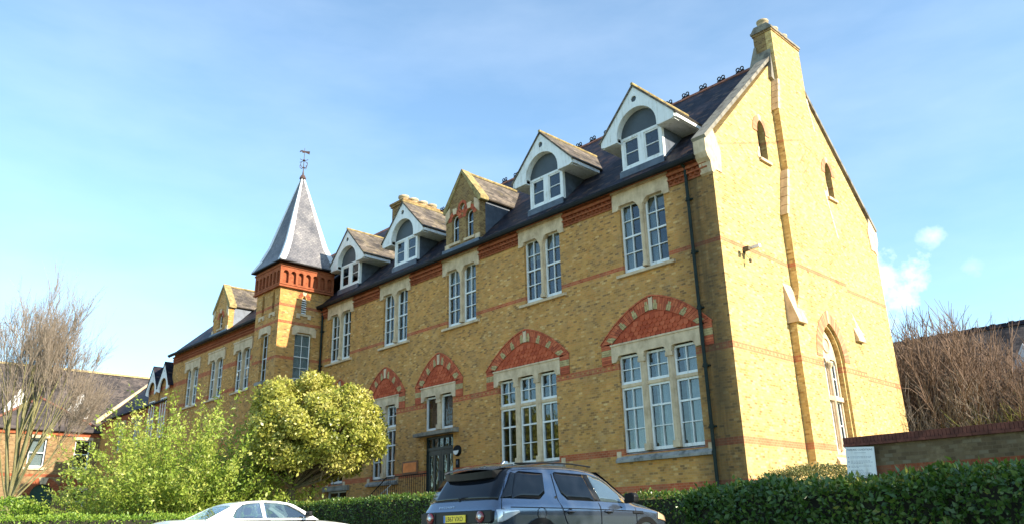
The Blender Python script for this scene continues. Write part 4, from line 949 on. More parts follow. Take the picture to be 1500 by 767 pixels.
# ------------------------------------------------------------------ low wing further on
Lw = thing('low_brick_wing', 'low slate roofed brick wing with white arched gablets behind the green bush', 'building', (-51, 4, 1.9))
def LP(mb): mb.v = [(x+51, y-4, z-1.9) for x, y, z in mb.v]; return mb
LX0, LX1, LY = -58.0, -44.2, -.30
lwin = [-53.3, -49.95]
q = MB(); q.prism(rect(LX0, LX1, 1.5, 10.65), 'y', LY, LY+.4, holes=[rect(c-.72, c+.72, 8.0, 10.2) for c in lwin] + [rect(c-.68, c+.68, 8.2, 11.6) for c in ()])
q.prism([(LY+.4, 1.5), (9.6, 1.5), (9.6, 10.65), (4.85, 15.6), (LY+.4, 10.9)], 'x', LX0, LX0+.4); q.box(LX0, LX1, 9.6, 10.0, 1.5, 10.65)
LP(q).build('wall', 'brick_wing', Lw)
for c in lwin:
    q = MB(); q.prism([(c-1.0, 9.85), (c-1.0, 10.55), (c+1.0, 10.55), (c+1.0, 9.85), (c+.72, 9.85), (c+.65, 10.15), (c+.15, 10.15), (c+.09, 9.95), (c-.09, 9.95), (c-.15, 10.15), (c-.65, 10.15), (c-.72, 9.85)], 'y', LY-.07, LY+.15)
    q.box(c-.09, c+.09, LY+.02, LY+.2, 8.0, 9.95); q.box(c-.9, c+.9, LY-.1, LY+.1, 7.85, 7.99)
    w2 = LP(q).build('window', 'stone', Lw)
    q = MB(); sash_bars(q, c-.72, c-.09, 8.0, 10.16, LY+.15, 2, (2, 2)); sash_bars(q, c+.09, c+.72, 8.0, 10.16, LY+.15, 2, (2, 2)); LP(q).build('sash', 'white', w2)
    q = MB(); q.box(c-.7, c+.7, LY+.175, LY+.18, 8.05, 10.1); LP(q).build('pane', 'glass', w2)
lr = lambda y: 10.72+.96*(y-LY+.3)
q = MB(); q.slab([(LX0+.05, LY-.3, lr(LY-.3)), (LX1, LY-.3, lr(LY-.3)), (LX1, 4.85, lr(4.85)), (LX0+.05, 4.85, lr(4.85))], .08); q.slab([(LX0+.05, 10.2, lr(LY-.3)), (LX1, 10.2, lr(LY-.3)), (LX1, 4.85, lr(4.85)), (LX0+.05, 4.85, lr(4.85))], .08)
LP(q).build('roof', 'slate', Lw)
q = MB(); q.prism([(LY-.45, 10.55), (4.85, 15.75), (4.85, 16.05), (LY-.6, 10.85), (LY-.6, 10.55)], 'x', LX0-.12, LX0+.30); q.prism([(10.2, 10.6), (4.86, 15.75), (4.86, 16.05), (10.3, 10.85)], 'x', LX0-.12, LX0+.30); LP(q).build('gable_coping', 'stone', Lw)
q = MB(); q.box(LX0+.31, LX1, LY-.12, LY-.003, 10.3, 10.64); LP(q).build('cornice', 'brick_red', Lw)
for gx in (-46.9, -44.75):      # white arched gablets over tall windows
    q = MB(); half = 1.08
    q.prism([(-half, 11.55), (-half, 11.8), (0, 13.5), (half, 11.8), (half, 11.55), (.62, 11.4)] + arc_pts(0, 11.75, .62, 0, 180, 14) + [(-.62, 11.4)], 'y', LY-.32, LY-.24, holes=[arc_pts(0, 12.85, .08, 360, 30, 10)])
    q.v = [(x+gx, y, z) for x, y, z in q.v]
    g2 = LP(q).build('dormer', 'white', Lw)
    q = MB(); q.prism([(-.95, 8.3), (-.95, 11.75), (0, 13.3), (.95, 11.75), (.95, 8.3)], 'y', LY-.10, LY-.004); q.v = [(x+gx, y, z) for x, y, z in q.v]; LP(q).build('dormer_wall', 'brick_wing', g2)
    q = MB(); q.prism(rect(-.5, .5, 8.2, 11.0), 'y', LY-.16, LY-.101, holes=[rect(-.42, -.03, 8.3, 9.6), rect(.03, .42, 8.3, 9.6), rect(-.42, -.03, 9.66, 10.92), rect(.03, .42, 9.66, 10.92)]); q.v = [(x+gx, y, z) for x, y, z in q.v]; LP(q).build('window_frame', 'white', g2)
    q = MB()
    for sg in (-1, 1): q.slab([(0, LY-.36, 13.55), (0, 2.6, 13.55), (sg*1.16, 1.0, 11.75), (sg*1.16, LY-.36, 11.75)], .06)
    q.v = [(x+gx, y, z) for x, y, z in q.v]; LP(q).build('dormer_roof', 'slate', g2)

# ------------------------------------------------------------------ far range across the end
Fb = thing('slate_roofed_range', 'distant brick range under a broad grey slate roof behind the bare tree', 'building', (-66, -8, 1.9))
def FP(mb): mb.v = [(x+66, y+8, z-1.9) for x, y, z in mb.v]; return mb
q = MB(); q.box(-72, -62, -34, 9, 1.5, 10.6); FP(q).build('wall', 'brick_far', Fb)
q = MB(); q.slab([(-61.6, -34, 10.5), (-61.6, 9, 10.5), (-66.5, 9, 16.25), (-66.5, -34, 16.25)], .1); q.slab([(-72, -34, 10.5), (-72, 9, 10.5), (-66.5, 9, 16.25), (-66.5, -34, 16.25)], .1); q.prism([(-72, 10.6), (-62, 10.6), (-66.5, 16.2)], 'y', 8.6, 8.98)
fr = FP(q).build('roof', 'slate_far', Fb)
q = MB(); y = -34
while y < 9: q.prism([(-66.65, 16.2), (-66.5, 16.42), (-66.35, 16.2)], 'y', y+.01, y+.44); y += .45
FP(q).build('ridge_tiles', 'buff', fr)
q = MB(); q.prism([(-8.6, 1.5), (-.3, 1.5), (-.3, 9.75), (-8.6, 9.75)], 'x', -58.4, -58, holes=[[(-2.1, 7.0), (-.95, 7.0), (-.95, 9.2), (-2.1, 9.2)], [(-5.3, 7.0), (-4.1, 7.0), (-4.1, 9.2), (-5.3, 9.2)], [(-2.1, 3.6), (-.85, 3.6), (-.85, 5.35), (-2.1, 5.35)], [(-4.75, 3.2)] + [(-3.95-.8*math.cos(t), 4.95+.8*math.sin(t)) for t in [math.pi*i/12 for i in range(13)]] + [(-3.15, 3.2)]])
q.box(-62, -58.4, -.7, -.3, 1.5, 9.75); q.box(-62, -58.4, -8.6, -8.2, 1.5, 9.75); FP(q).build('front_block', 'brick_far', Fb)
q = MB(); A = (-61.0, -4.45, 12.75); e = [(-57.65, .05, 9.8), (-57.65, -8.95, 9.8)]
q.slab([e[0], e[1], A], .08); q.slab([e[0], A, (-65, -4.45, 12.75), (-65, .05, 9.8)], .08); q.slab([e[1], A, (-65, -4.45, 12.75), (-65, -8.95, 9.8)], .08)
hr_ = FP(q).build('hipped_roof', 'slate_far', Fb)
q = MB(); q.tube([e[0], A], .13, 6); q.tube([e[1], A], .13, 6); q.tube([A, (-65, -4.45, 12.75)], .13, 6); FP(q).build('hip_tiles', 'ridge', hr_)
q = MB(); q.box(-57.98, -57.9, -8.6, -.3, 9.45, 9.74); FP(q).build('cornice', 'brick_red', Fb)
for y0, y1, z0, z1 in ((-2.1, -.95, 7.0, 9.2), (-5.3, -4.1, 7.0, 9.2), (-2.1, -.85, 3.6, 5.35)):
    q = MB(); q.box(-58.03, -57.9, y0-.2, y1+.2, z0-.2, z0-.005); q.box(-58.1, -57.93, y0-.12, y1+.12, z1+.003, z1+.25)
    w2 = FP(q).build('window', 'stone', Fb)
    q = MB(); q.prism([(y0, z0), (y1, z0), (y1, z1), (y0, z1)], 'x', -58.25, -58.18, holes=[[(y0+.1, z0+.12), (y1-.1, z0+.12), (y1-.1, (z0+z1)/2-.04), (y0+.1, (z0+z1)/2-.04)], [(y0+.1, (z0+z1)/2+.04), (y1-.1, (z0+z1)/2+.04), (y1-.1, z1-.1), (y0+.1, z1-.1)]]); FP(q).build('sash', 'white', w2)
    q = MB(); q.box(-58.215, -58.21, y0+.05, y1-.05, z0+.05, z1-.05); FP(q).build('pane', 'glass', w2)
    q = MB(); q.box(-58.4, -58.38, y0, y1, z0, z1); FP(q).build('blind', 'dark' if z0 < 5 or y1 > -1.5 else 'curtain', w2)  # the dark sheets stand in for unlit rooms, the pale one is a curtain
q = MB(); q.prism([(-4.74, 3.2)] + [(-3.95-.79*math.cos(t), 4.95+.79*math.sin(t)) for t in [math.pi*i/12 for i in range(13)]] + [(-3.16, 3.2)], 'x', -58.25, -58.15); FP(q).build('door', simple('green_door_paint', (.006, .05, .035), .4), Fb)
for c, r, z in ((-3.95, .8, 4.95), (-1.47, .85, 5.35)):
    q = MB()
    for i in range(12):
        t0, t1 = math.pi*(i+.04)/12, math.pi*(i+.96)/12
        q.prism([(c+k*math.cos(t), z+k*math.sin(t)) for k, t in ((r+.01, t0), (r+.5, t0), (r+.5, t1), (r+.01, t1))], 'x', -57.995, -57.94, 1 if i in (5, 6) else 0)
    if z > 5: q.prism([(c+.84*math.cos(t), z+.25+.6*math.sin(t)) for t in [math.pi*i/10 for i in range(11)]], 'x', -57.994, -57.96)
    FP(q).build('arch_ring', ['brick_red', 'stone'], Fb)
for y, z in ((-1.0, 12.4), (-5.6, 12.2)):      # white gablets standing on the slate slope
    q = MB(); q.prism([(y-.95, z-.9), (y+.95, z-.9), (y+.95, z-.2), (y, z+1.5), (y-.95, z-.2)], 'x', -62.6, -62.4); g3 = FP(q).build('dormer', 'white', Fb)
    q = MB()
    for sg in (-1, 1): q.slab([(-62.3, y, z+1.55), (-65.4, y, z+1.55), (-64.0, y+sg*1.1, z-.3), (-62.3, y+sg*1.1, z-.3)], .06)
    FP(q).build('dormer_roof', 'slate_far', g3)

# ------------------------------------------------------------------ building behind the thicket on the right
Rb = thing('long_slate_roof_house', 'long dark slate roofed house half hidden behind bare thicket on the right', 'building', (6, 26, 1.9))
q = MB(); q.box(-20, 22, -5, 5, -.3, 3.4); q.build('wall', 'brick_far', Rb)
q = MB(); q.slab([(-21, -5.4, 3.3), (23, -5.4, 3.3), (23, 0, 9.05), (-21, 0, 9.05)], .1); q.slab([(-21, 5.4, 3.3), (23, 5.4, 3.3), (23, 0, 9.05), (-21, 0, 9.05)], .1); q.prism([(-5, 3.4), (5, 3.4), (0, 8.95)], 'x', -20, -19.7); q.prism([(-5, 3.4), (5, 3.4), (0, 8.95)], 'x', 21.7, 22)
rr = q.build('roof', 'slate_far', Rb)
q = MB(); x = -21
while x < 23:
    q.prism([(-.18, 8.95), (0, 9.2), (.18, 8.95)], 'x', x+.01, x+.44); 
    if int(x*10) % 3 == 0: q.box(x+.1, x+.35, -.03, .03, 9.15, 9.24)
    x += .45
q.build('ridge_tiles', 'slate', rr)
q = MB()
for x in (-3.6, 1.6):
    q.grp(int(x)).prism([(x-.7, 5.2), (x+.7, 5.2), (x+.7, 6.2), (x, 7.4), (x-.7, 6.2)], 'y', -3.2, -3.05)
q.build('dormer', 'lead_pale', Rb)
bpy.data.objects['long_slate_roof_house'].location.z = 2.2
# ------------------------------------------------------------------ vegetation tools
def np_mesh(name, V, F, mats, parent=None, tint=None, mi=None, smooth=False):
    me = bpy.data.meshes.new(name); V = np.asarray(V, np.float32); F = np.asarray(F, np.int32); k = F.shape[1]
    me.vertices.add(len(V)); me.vertices.foreach_set('co', V.ravel())
    me.loops.add(F.size); me.loops.foreach_set('vertex_index', F.ravel())
    me.polygons.add(len(F)); me.polygons.foreach_set('loop_start', np.arange(0, F.size, k, dtype=np.int32)); me.polygons.foreach_set('loop_total', np.full(len(F), k, np.int32))
    for mt in (mats if isinstance(mats, list) else [mats]): me.materials.append(M[mt])
    if mi is not None: me.polygons.foreach_set('material_index', np.asarray(mi, np.int32))
    if smooth: me.polygons.foreach_set('use_smooth', np.ones(len(F), bool))
    if tint is not None: a = me.attributes.new('tint', 'FLOAT', 'FACE'); a.data.foreach_set('value', np.asarray(tint, np.float32))
    me.update(calc_edges=True); me.validate()
    o = bpy.data.objects.new(name, me); COL.objects.link(o)
    if parent: o.parent = parent
    return o
def leaves(P, D, size, width=.45, jit=.35, fold=.25, face=None):
    """pointed folded leaves: P roots, D directions; returns verts, faces"""
    n = len(P); D = D/np.linalg.norm(D, axis=1, keepdims=True)
    a = rng.normal(size=(n, 3)) if face is None else face + rng.normal(size=(n, 3))*.45
    S = np.cross(D, a); S /= np.linalg.norm(S, axis=1, keepdims=True)+1e-9
    Nn = np.cross(S, D); L = size*(1+jit*rng.normal(size=(n, 1))).clip(.5, 1.7)
    W = L*width
    b = P; t = P + D*L; m1 = P + D*L*.48 + S*W*.5 + Nn*L*fold*.4; m2 = P + D*L*.48 - S*W*.5 + Nn*L*fold*.4
    V = np.stack([b, m1, t, m2], 1).reshape(-1, 3); F = np.arange(4*n).reshape(n, 4)
    return V, F
def branch_mesh(segs, sides=5):
    V = []; F = []; o = 0
    A = np.array([s[0] for s in segs], float); Bq = np.array([s[1] for s in segs], float); ra = np.array([s[2] for s in segs]); rb = np.array([s[3] for s in segs])
    D = Bq-A; D /= np.linalg.norm(D, axis=1, keepdims=True)+1e-9
    up = np.where(np.abs(D[:, 2:3]) < .9, np.array([[0, 0, 1.]]), np.array([[1., 0, 0]])); X = np.cross(D, up); X /= np.linalg.norm(X, axis=1, keepdims=True); Y = np.cross(D, X)
    ang = 2*np.pi*np.arange(sides)/sides; c = np.cos(ang)[None, :, None]; s = np.sin(ang)[None, :, None]
    R_ = X[:, None]*c + Y[:, None]*s
    VA = A[:, None] + R_*ra[:, None, None]; VB = Bq[:, None] + R_*rb[:, None, None]
    V = np.concatenate([VA, VB], 1).reshape(-1, 3)
    k = np.arange(sides); base = (np.arange(len(segs))*2*sides)[:, None, None]
    F = np.stack([k, (k+1) % sides, sides+(k+1) % sides, sides+k], 1)[None] + base
    return V, F.reshape(-1, 4)
def grow(p, d, r, L, depth, segs, tips, spread=.5, upw=.25, kids=(2, 4), shrink=.72, seg=3, wob=.12, rmin=.004):
    p = np.array(p, float); d = np.array(d, float)/np.linalg.norm(d); r0_ = r
    for i in range(seg):
        d = d + rng.normal(size=3)*wob + np.array([0, 0, upw*.12]); d /= np.linalg.norm(d)
        q = p + d*L/seg; r1 = max(rmin, r*(.86 if depth > 0 else .6)); segs.append((p, q, r, r1, depth)); 
        if depth > 0 and i > 0 or (depth > 0 and i == seg-1):
            for _ in range(rng.integers(*kids)):
                s = rng.normal(size=3); s -= d*(s@d); s /= np.linalg.norm(s); a = spread*(.6+.7*rng.random())
                nd = d*math.cos(a)+s*math.sin(a)+np.array([0, 0, upw])
                grow(q, nd, r1*.62, L*shrink*(.75+.4*rng.random()), depth-1, segs, tips, spread, upw, kids, shrink, seg, wob, rmin)
        p = q; r = r1
    tips.append((p, d))
M['leaf_hedge'] = leaf_mat('hedge_leaf', [(0, (.018, .048, .007)), (.5, (.050, .112, .015)), (.85, (.12, .19, .028)), (1, (.27, .26, .05))], .34, .3, .5)
M['leaf_privet'] = leaf_mat('privet_leaf', [(0, (.07, .14, .015)), (.5, (.17, .30, .030)), (1, (.32, .42, .05))], .5, .35)
M['leaf_round'] = leaf_mat('variegated_leaf', [(0, (.045, .065, .010)), (.3, (.19, .225, .030)), (.65, (.44, .43, .075)), (1, (.64, .58, .19))], .38, .35)
M['leaf_bush'] = leaf_mat('bush_leaf', [(0, (.06, .12, .014)), (.4, (.18, .285, .034)), (.8, (.33, .415, .058)), (1, (.54, .55, .13))], .45, .4)
M['leaf_olive'] = leaf_mat('olive_leaf', [(0, (.06, .075, .018)), (.5, (.15, .16, .04)), (1, (.30, .28, .09))], .5, .3)
M['leaf_dry'] = leaf_mat('dry_leaf', [(0, (.14, .08, .03)), (.5, (.27, .17, .07)), (1, (.30, .27, .08))], .7, .3)
M['twig_core'] = simple('hedge_twigs', (.022, .022, .010), .95, .3, 8)
M['bark'] = bark_mat('grey_brown_bark', [(.3, (.07, .055, .035)), (.6, (.16, .13, .08))])
M['bark_sunlit'] = bark_mat('sunlit_bark', [(.3, (.13, .115, .055)), (.5, (.22, .20, .09)), (.7, (.27, .24, .14))])  # yellowish tone is the sunlight on the trunk, put into the bark
M['twig'] = bark_mat('brown_twig', [(.3, (.22, .175, .125)), (.7, (.38, .31, .25))])
M['twig_red'] = bark_mat('red_brown_twig', [(.3, (.10, .066, .046)), (.7, (.26, .175, .125))])
M['stem_green'] = bark_mat('green_stem', [(.3, (.12, .12, .03)), (.7, (.26, .25, .07))])

def hedge(name, label, a, b, width, ztop, zbot, n, size, mat, group=None, bumps=.10, round_=.25):
    """clipped hedge from a to b (ground plan), a leafy skin of single leaves over a twiggy core"""
    a = np.array(a, float); b = np.array(b, float); L = np.linalg.norm(b-a); u = (b-a)/L; v = np.array([-u[1], u[0]])
    org = (a+b)/2; H = ztop-zbot
    t = thing(name, label, 'hedge', (org[0], org[1], zbot), 0, group)
    # area-weighted faces: long sides, top, ends
    ar = np.array([L*H, L*H, L*width, width*H, width*H]); f = rng.choice(5, n, p=ar/ar.sum())
    s = rng.random(n); q = rng.random(n); X = np.empty(n); Yv = np.empty(n); Z = np.empty(n); NX = np.zeros(n); NY = np.zeros(n); NZ = np.zeros(n)
    for k in range(5):
        mk = f == k
        if k < 2: X[mk] = (s[mk]-.5)*L; Yv[mk] = (-.5 if k == 0 else .5)*width; Z[mk] = q[mk]*H; NY[mk] = -1 if k == 0 else 1
        elif k == 2: X[mk] = (s[mk]-.5)*L; Yv[mk] = (q[mk]-.5)*width; Z[mk] = H; NZ[mk] = 1
        else: X[mk] = (-.5 if k == 3 else .5)*L; Yv[mk] = (s[mk]-.5)*width; Z[mk] = q[mk]*H; NX[mk] = -1 if k == 3 else 1
    # rounded shoulders
    rr = round_
    def rnd(p, half):
        return np.sign(p)*np.minimum(np.abs(p), half)
    ez = np.clip(Z-(H-rr), 0, None)/rr; ey = np.clip(np.abs(Yv)-(width/2-rr), 0, None)/rr; ex = np.clip(np.abs(X)-(L/2-rr), 0, None)/rr
    k = np.sqrt(ez**2+ey**2+ex**2); sc = np.where(k > 1, 1/np.maximum(k, 1e-6), 1)
    Z = np.where(ez > 0, H-rr+ez*sc*rr, Z); Yv = np.where(ey > 0, np.sign(Yv)*(width/2-rr+ey*sc*rr), Yv); X = np.where(ex > 0, np.sign(X)*(L/2-rr+ex*sc*rr), X)
    Nv = np.stack([NX+np.sign(X)*ex, NY+np.sign(Yv)*ey, NZ+ez], 1); Nv /= np.linalg.norm(Nv, axis=1, keepdims=True)
    lump = bumps*(np.sin(X*2.1+Z*3+Yv)*.5+np.sin(X*5.3-Z*4+1)*.35+np.sin(X*11+Z*9+Yv*7)*.25) + rng.normal(size=n)*bumps*.45
    off = lump - rng.exponential(size*.5, n)
    Pl = np.stack([X, Yv, Z], 1) + Nv*off[:, None]
    W3 = np.stack([Pl[:, 0]*u[0]+Pl[:, 1]*v[0], Pl[:, 0]*u[1]+Pl[:, 1]*v[1], Pl[:, 2]], 1)
    NW = np.stack([Nv[:, 0]*u[0]+Nv[:, 1]*v[0], Nv[:, 0]*u[1]+Nv[:, 1]*v[1], Nv[:, 2]], 1)
    Dd = NW*.55 + rng.normal(size=(n, 3))*.75 + np.array([0, 0, .25])
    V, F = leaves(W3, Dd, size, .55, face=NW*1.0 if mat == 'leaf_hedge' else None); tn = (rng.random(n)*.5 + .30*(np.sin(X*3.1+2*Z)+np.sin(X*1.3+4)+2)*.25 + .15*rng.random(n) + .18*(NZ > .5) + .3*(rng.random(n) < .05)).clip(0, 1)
    np_mesh('foliage', V, F, mat, t, tn)
    cw = MB(); ins = size*1.1+bumps
    c = [(-L/2+ins, -width/2+ins), (L/2-ins, -width/2+ins), (L/2-ins, width/2-ins), (-L/2+ins, width/2-ins)]
    cw.prism([(x*u[0]+y*v[0], x*u[1]+y*v[1]) for x, y in c], 'z', -.3, H-ins); cw.build('twig_core', 'twig_core', t)
    return t
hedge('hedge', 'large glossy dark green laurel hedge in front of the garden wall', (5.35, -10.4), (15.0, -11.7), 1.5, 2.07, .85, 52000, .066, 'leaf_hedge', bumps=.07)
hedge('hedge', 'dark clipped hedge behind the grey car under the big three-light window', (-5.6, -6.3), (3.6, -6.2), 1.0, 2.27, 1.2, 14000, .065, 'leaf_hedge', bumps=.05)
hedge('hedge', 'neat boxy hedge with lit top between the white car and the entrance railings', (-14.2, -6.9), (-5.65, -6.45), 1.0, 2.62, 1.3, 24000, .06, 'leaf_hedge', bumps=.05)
hedge('hedge', 'low bright green hedge to the left of the white car', (-14.3, -17.5), (-13.6, -7.5), 1.0, 2.27, .8, 16000, .07, 'leaf_privet', bumps=.05)
# ---- small clipped dome shrub against the corner, low mound far left
def dome(name, label, c, rx, ry, h, n, size, mat, flat=.5):
    t = thing(name, label, 'shrub', c)
    th = rng.random(n)*2*np.pi; w_ = rng.random(n); z = w_**flat
    r_ = np.sqrt(np.clip(1-z**2.6, 0, 1)); low = rng.random(n) < .45; z = np.where(low, rng.random(n)*.62, z); r_ = np.where(low, 1.0, r_)
    Pl = np.stack([rx*r_*np.cos(th), ry*r_*np.sin(th), h*z], 1)
    Nv = np.stack([np.cos(th)*r_, np.sin(th)*r_, z*1.2], 1); Nv /= np.linalg.norm(Nv, axis=1, keepdims=True)
    Pl += Nv*(rng.normal(size=(n, 1))*.04 + .05*np.sin(th*5+z*4)[:, None] - rng.exponential(.04, (n, 1)))
    V, F = leaves(Pl, Nv*.6+rng.normal(size=(n, 3))*.7, size, .55); np_mesh('foliage', V, F, mat, t, rng.random(n))
    q = MB(); prof = [(.84, -.2), (.84, h*.42), (.66, h*.60), (.36, h*.68), (.01, h*.70)]
    q.lathe([(p, z) for p, z in prof], (0, 0, 0), 20); q.v = [(x*rx, y*ry, z) for x, y, z in q.v]; q.build('twig_core', 'twig_core', t)
    return t
dome('clipped_shrub', 'low clipped rounded shrub at the foot of the sunlit gable', (2.95, -2.2, 1.9), 1.75, 1.0, .98, 26000, .040, 'leaf_olive')
dome('clipped_shrub', 'rounded bright green shrub below the bare tree at far left', (-21.6, -13.6, .9), 1.7, 1.7, 2.15, 16000, .085, 'leaf_privet')

# ---- round variegated tree
def round_tree():
    base = np.array([-16.0, -5.75, 1.75]); t = thing('round_tree', 'dense round evergreen tree with yellow-green leaves in front of the entrance side', 'tree', tuple(base))
    segs = []; c0 = np.array([.82, .66, 3.55])      # crown centre, local
    segs.append((np.array([0, 0, -.3]), np.array([.05, 0, .8]), .22, .18, 0)); segs.append((np.array([.05, 0, .8]), np.array([.1, .02, 1.5]), .18, .16, 0))
    cl = []
    E_ = np.array([2.5, 2.45, 2.30]); tries = 0
    while len(cl) < 215 and tries < 6000:
        tries += 1
        d = rng.normal(size=3); d /= np.linalg.norm(d)
        if d[2] < -.7: continue
        rr = .82+.12*rng.random() if rng.random() < .8 else .5+.25*rng.random()
        # silhouette: highest left of centre, a second lower lobe on the right (towards +x +y)
        k = 1.0 + .10*math.sin(3*math.atan2(d[1], d[0])+.6) + .07*math.sin(5*d[2]+2*d[0])
        p = c0 + d*E_*rr*k
        along = (p-c0)@np.array([.72, .69, 0])
        p[2] -= .18*max(0, along)**1.1*(1 if d[2] > 0 else -.0)
        if p[2] < 1.3: p[2] = 1.3+.4*rng.random()
        cl.append(p)
    root = np.array([.1, .02, 1.5])
    for p in cl[::3]:
        m_ = root + (p-root)*.5 + rng.normal(size=3)*.2; segs.append((root, m_, .07, .045, 0)); segs.append((m_, p, .045, .012, 0))
    V, F = branch_mesh(segs, 7); np_mesh('trunk', V, F, 'bark', t)
    PP = []; DD = []; TT = []; FF = []
    for p in cl:
        n = int(rng.integers(280, 420)); R_ = .30+.24*rng.random(); d = rng.normal(size=(n, 3)); d /= np.linalg.norm(d, axis=1, keepdims=True)
        r = R_*(.55+.5*rng.random((n, 1))); q = p + d*r*np.array([1, 1, .85]); PP.append(q); DD.append(d*.25 + rng.normal(size=(n, 3))*.8 + np.array([0, 0, .15])); FF.append(d*.9 + (p-c0)/np.linalg.norm(p-c0)*.5)
        TT.append((.42+.16*rng.normal()+.40*rng.random(n)).clip(0, 1))
    NN = np.concatenate(FF); V, F = leaves(np.concatenate(PP), np.concatenate(DD), .11, .60, face=NN); np_mesh('crown', V, F, 'leaf_round', t, np.concatenate(TT))
round_tree()
# ---- sprawling bush with arching shoots
def bush():
    base = np.array([-18.3, -8.6, 1.2]); t = thing('leafy_bush', 'sprawling light green bush with arching shoots and dry stems at its foot', 'bush', tuple(base))
    segs = []; PP = []; DD = []; TT = []; dry_p = []; dry_d = []
    for i in range(300):
        a = rng.random()*2*np.pi; out_ = (rng.random()**.6); st = np.array([math.cos(a)*1.5*rng.random(), math.sin(a)*1.5*rng.random(), 0])
        d = np.array([math.cos(a)*out_*1.0, math.sin(a)*out_*1.0, 1.05-.45*out_]); d /= np.linalg.norm(d)
        L = (3.2+2.3*rng.random())*(1.22-.36*out_) ; p = st; n_ = 8; r = .022
        for k in range(n_):
            d = d + rng.normal(size=3)*.10 + np.array([math.cos(a), math.sin(a), -.25])*.035*k/3; d /= np.linalg.norm(d)
            q = p + d*L/n_; segs.append((p, q, r, r*.82, 0)); r *= .82
            if k >= 1:
                m_ = int(rng.integers(24, 46)); tt = rng.random((m_, 1)); cc = p + (q-p)*tt + rng.normal(size=(m_, 3))*(.17 if k < 6 else .09)
                PP.append(cc); DD.append(d*.6 + rng.normal(size=(m_, 3))*.8); TT.append((.25+.25*rng.random(m_)+.3*rng.random()+ .04*k).clip(0, 1))
            p = q
    for i in range(2400):
        a = rng.random()*2*np.pi; r_ = 2.6*rng.random()**.5; dry_p.append((r_*math.cos(a), r_*math.sin(a), rng.random()*1.3)); dry_d.append(rng.normal(size=3)*.6+np.array([0, 0, .6]))
    V, F = branch_mesh(segs, 4); np_mesh('stem', V, F, 'stem_green', t)
    V, F = leaves(np.concatenate(PP), np.concatenate(DD), .115, .48); np_mesh('foliage', V, F, 'leaf_bush', t, np.concatenate(TT))
    V, F = leaves(np.array(dry_p), np.array(dry_d), .22, .12); np_mesh('dry_stems', V, F, 'leaf_dry', t, rng.random(len(dry_p)))
bush()
# ---- bare tree, far left
def bare_tree():
    base = np.array([-30.0, -12.0, .9]); t = thing('bare_tree', 'tall leafless tree with a fan of upright twigs at far left', 'tree', tuple(base))
    segs = []; tips = []
    for (a, tilt, r, L) in [(0.2, .05, .13, 4.4), (1.0, .18, .11, 4.3), (2.2, .15, .11, 4.3), (3.1, .28, .09, 3.9), (4.2, .16, .11, 4.2), (5.2, .26, .10, 4.0), (5.9, .38, .08, 3.8), (.7, .42, .08, 3.7), (1.8, .40, .07, 3.5), (.4, .62, .06, 3.2), (1.3, .75, .05, 2.9), (5.6, .65, .05, 3.0), (.9, .95, .04, 2.6)]:
        d = np.array([math.cos(a)*math.sin(tilt), math.sin(a)*math.sin(tilt), math.cos(tilt)])
        grow(np.array([.05*math.cos(a), .05*math.sin(a), 2.2+.5*rng.random()]), d, r, L, 3, segs, tips, .36, .30, (1, 4), .68, 3, .06, .008)
    trunk = [(np.array([-.15, -.1, -.4]), np.array([0, 0, 1.2]), .33, .28, 3), (np.array([0, 0, 1.2]), np.array([.05, 0, 2.6]), .28, .22, 3)] + [s for s in segs if s[4] >= 2]
    V, F = branch_mesh(trunk, 8); np_mesh('trunk', V, F, 'bark_sunlit', t)
    t.scale = (.84, .84, 1.0)
    fine = [s for s in segs if s[4] < 2]; extra = []
    for s in fine:
        for _ in range(2):
            d = (s[1]-s[0]); L = np.linalg.norm(d); nd = d/L + rng.normal(size=3)*.33 + np.array([0, 0, .12]); nd /= np.linalg.norm(nd); q = s[0]+d*rng.random(); l_ = .5+.6*rng.random()
            extra.append((q, q+nd*l_, 0.008, .005, 0))
    V, F = branch_mesh(fine + extra, 3); np_mesh('twigs', V, F, 'twig', t)
    print('bare tree segs', len(fine)+len(extra))
bare_tree()
# ---- thicket of bare shrubs behind the garden wall
def thicket_shrub(kind, seed):
    global rng
    rng = np.random.default_rng(seed)
    t = thing('bare_shrub', 'x', 'shrub'); segs = []
    H = 5.4 if kind < 2 else 3.6
    for i in range(48 if kind < 2 else 46):
        a = rng.random()*2*np.pi; out_ = rng.random()*.42; p = np.array([.35*rng.normal(), .35*rng.normal(), -.3]); d = np.array([math.cos(a)*out_, math.sin(a)*out_, 1.0]); d /= np.linalg.norm(d)
        L = H*(.7+.45*rng.random()); r = .03 if kind < 2 else .02; n_ = 7
        for k in range(n_):
            d = d + rng.normal(size=3)*.07; d /= np.linalg.norm(d); q = p+d*L/n_; segs.append((p, q, r, r*.84, 0)); r *= .84
            if k > 0:
                for _ in range(5 if kind < 2 else 3):
                    nd = d + rng.normal(size=3)*.46 + np.array([0, 0, .15]); nd /= np.linalg.norm(nd); l_ = .35+.65*rng.random(); s0 = p+(q-p)*rng.random(); m_ = s0+nd*l_*.5; nd2 = nd+rng.normal(size=3)*.15+np.array([0, 0, .1])
                    segs.append((s0, m_, .012, .009, 0)); segs.append((m_, m_+nd2/np.linalg.norm(nd2)*l_*.6, .009, .005, 0))
            p = q
    V, F = branch_mesh(segs, 3); np_mesh('stems', V, F, ['twig_red', 'twig', 'stem_green'][kind], t)
    bpy.context.view_layer.update(); KIDS[t.name] = [c for c in bpy.data.objects if c.parent == t]
    return t
protos = [thicket_shrub(0, 3), thicket_shrub(1, 4), thicket_shrub(2, 5)]
spots = []; sr = random.Random(5)
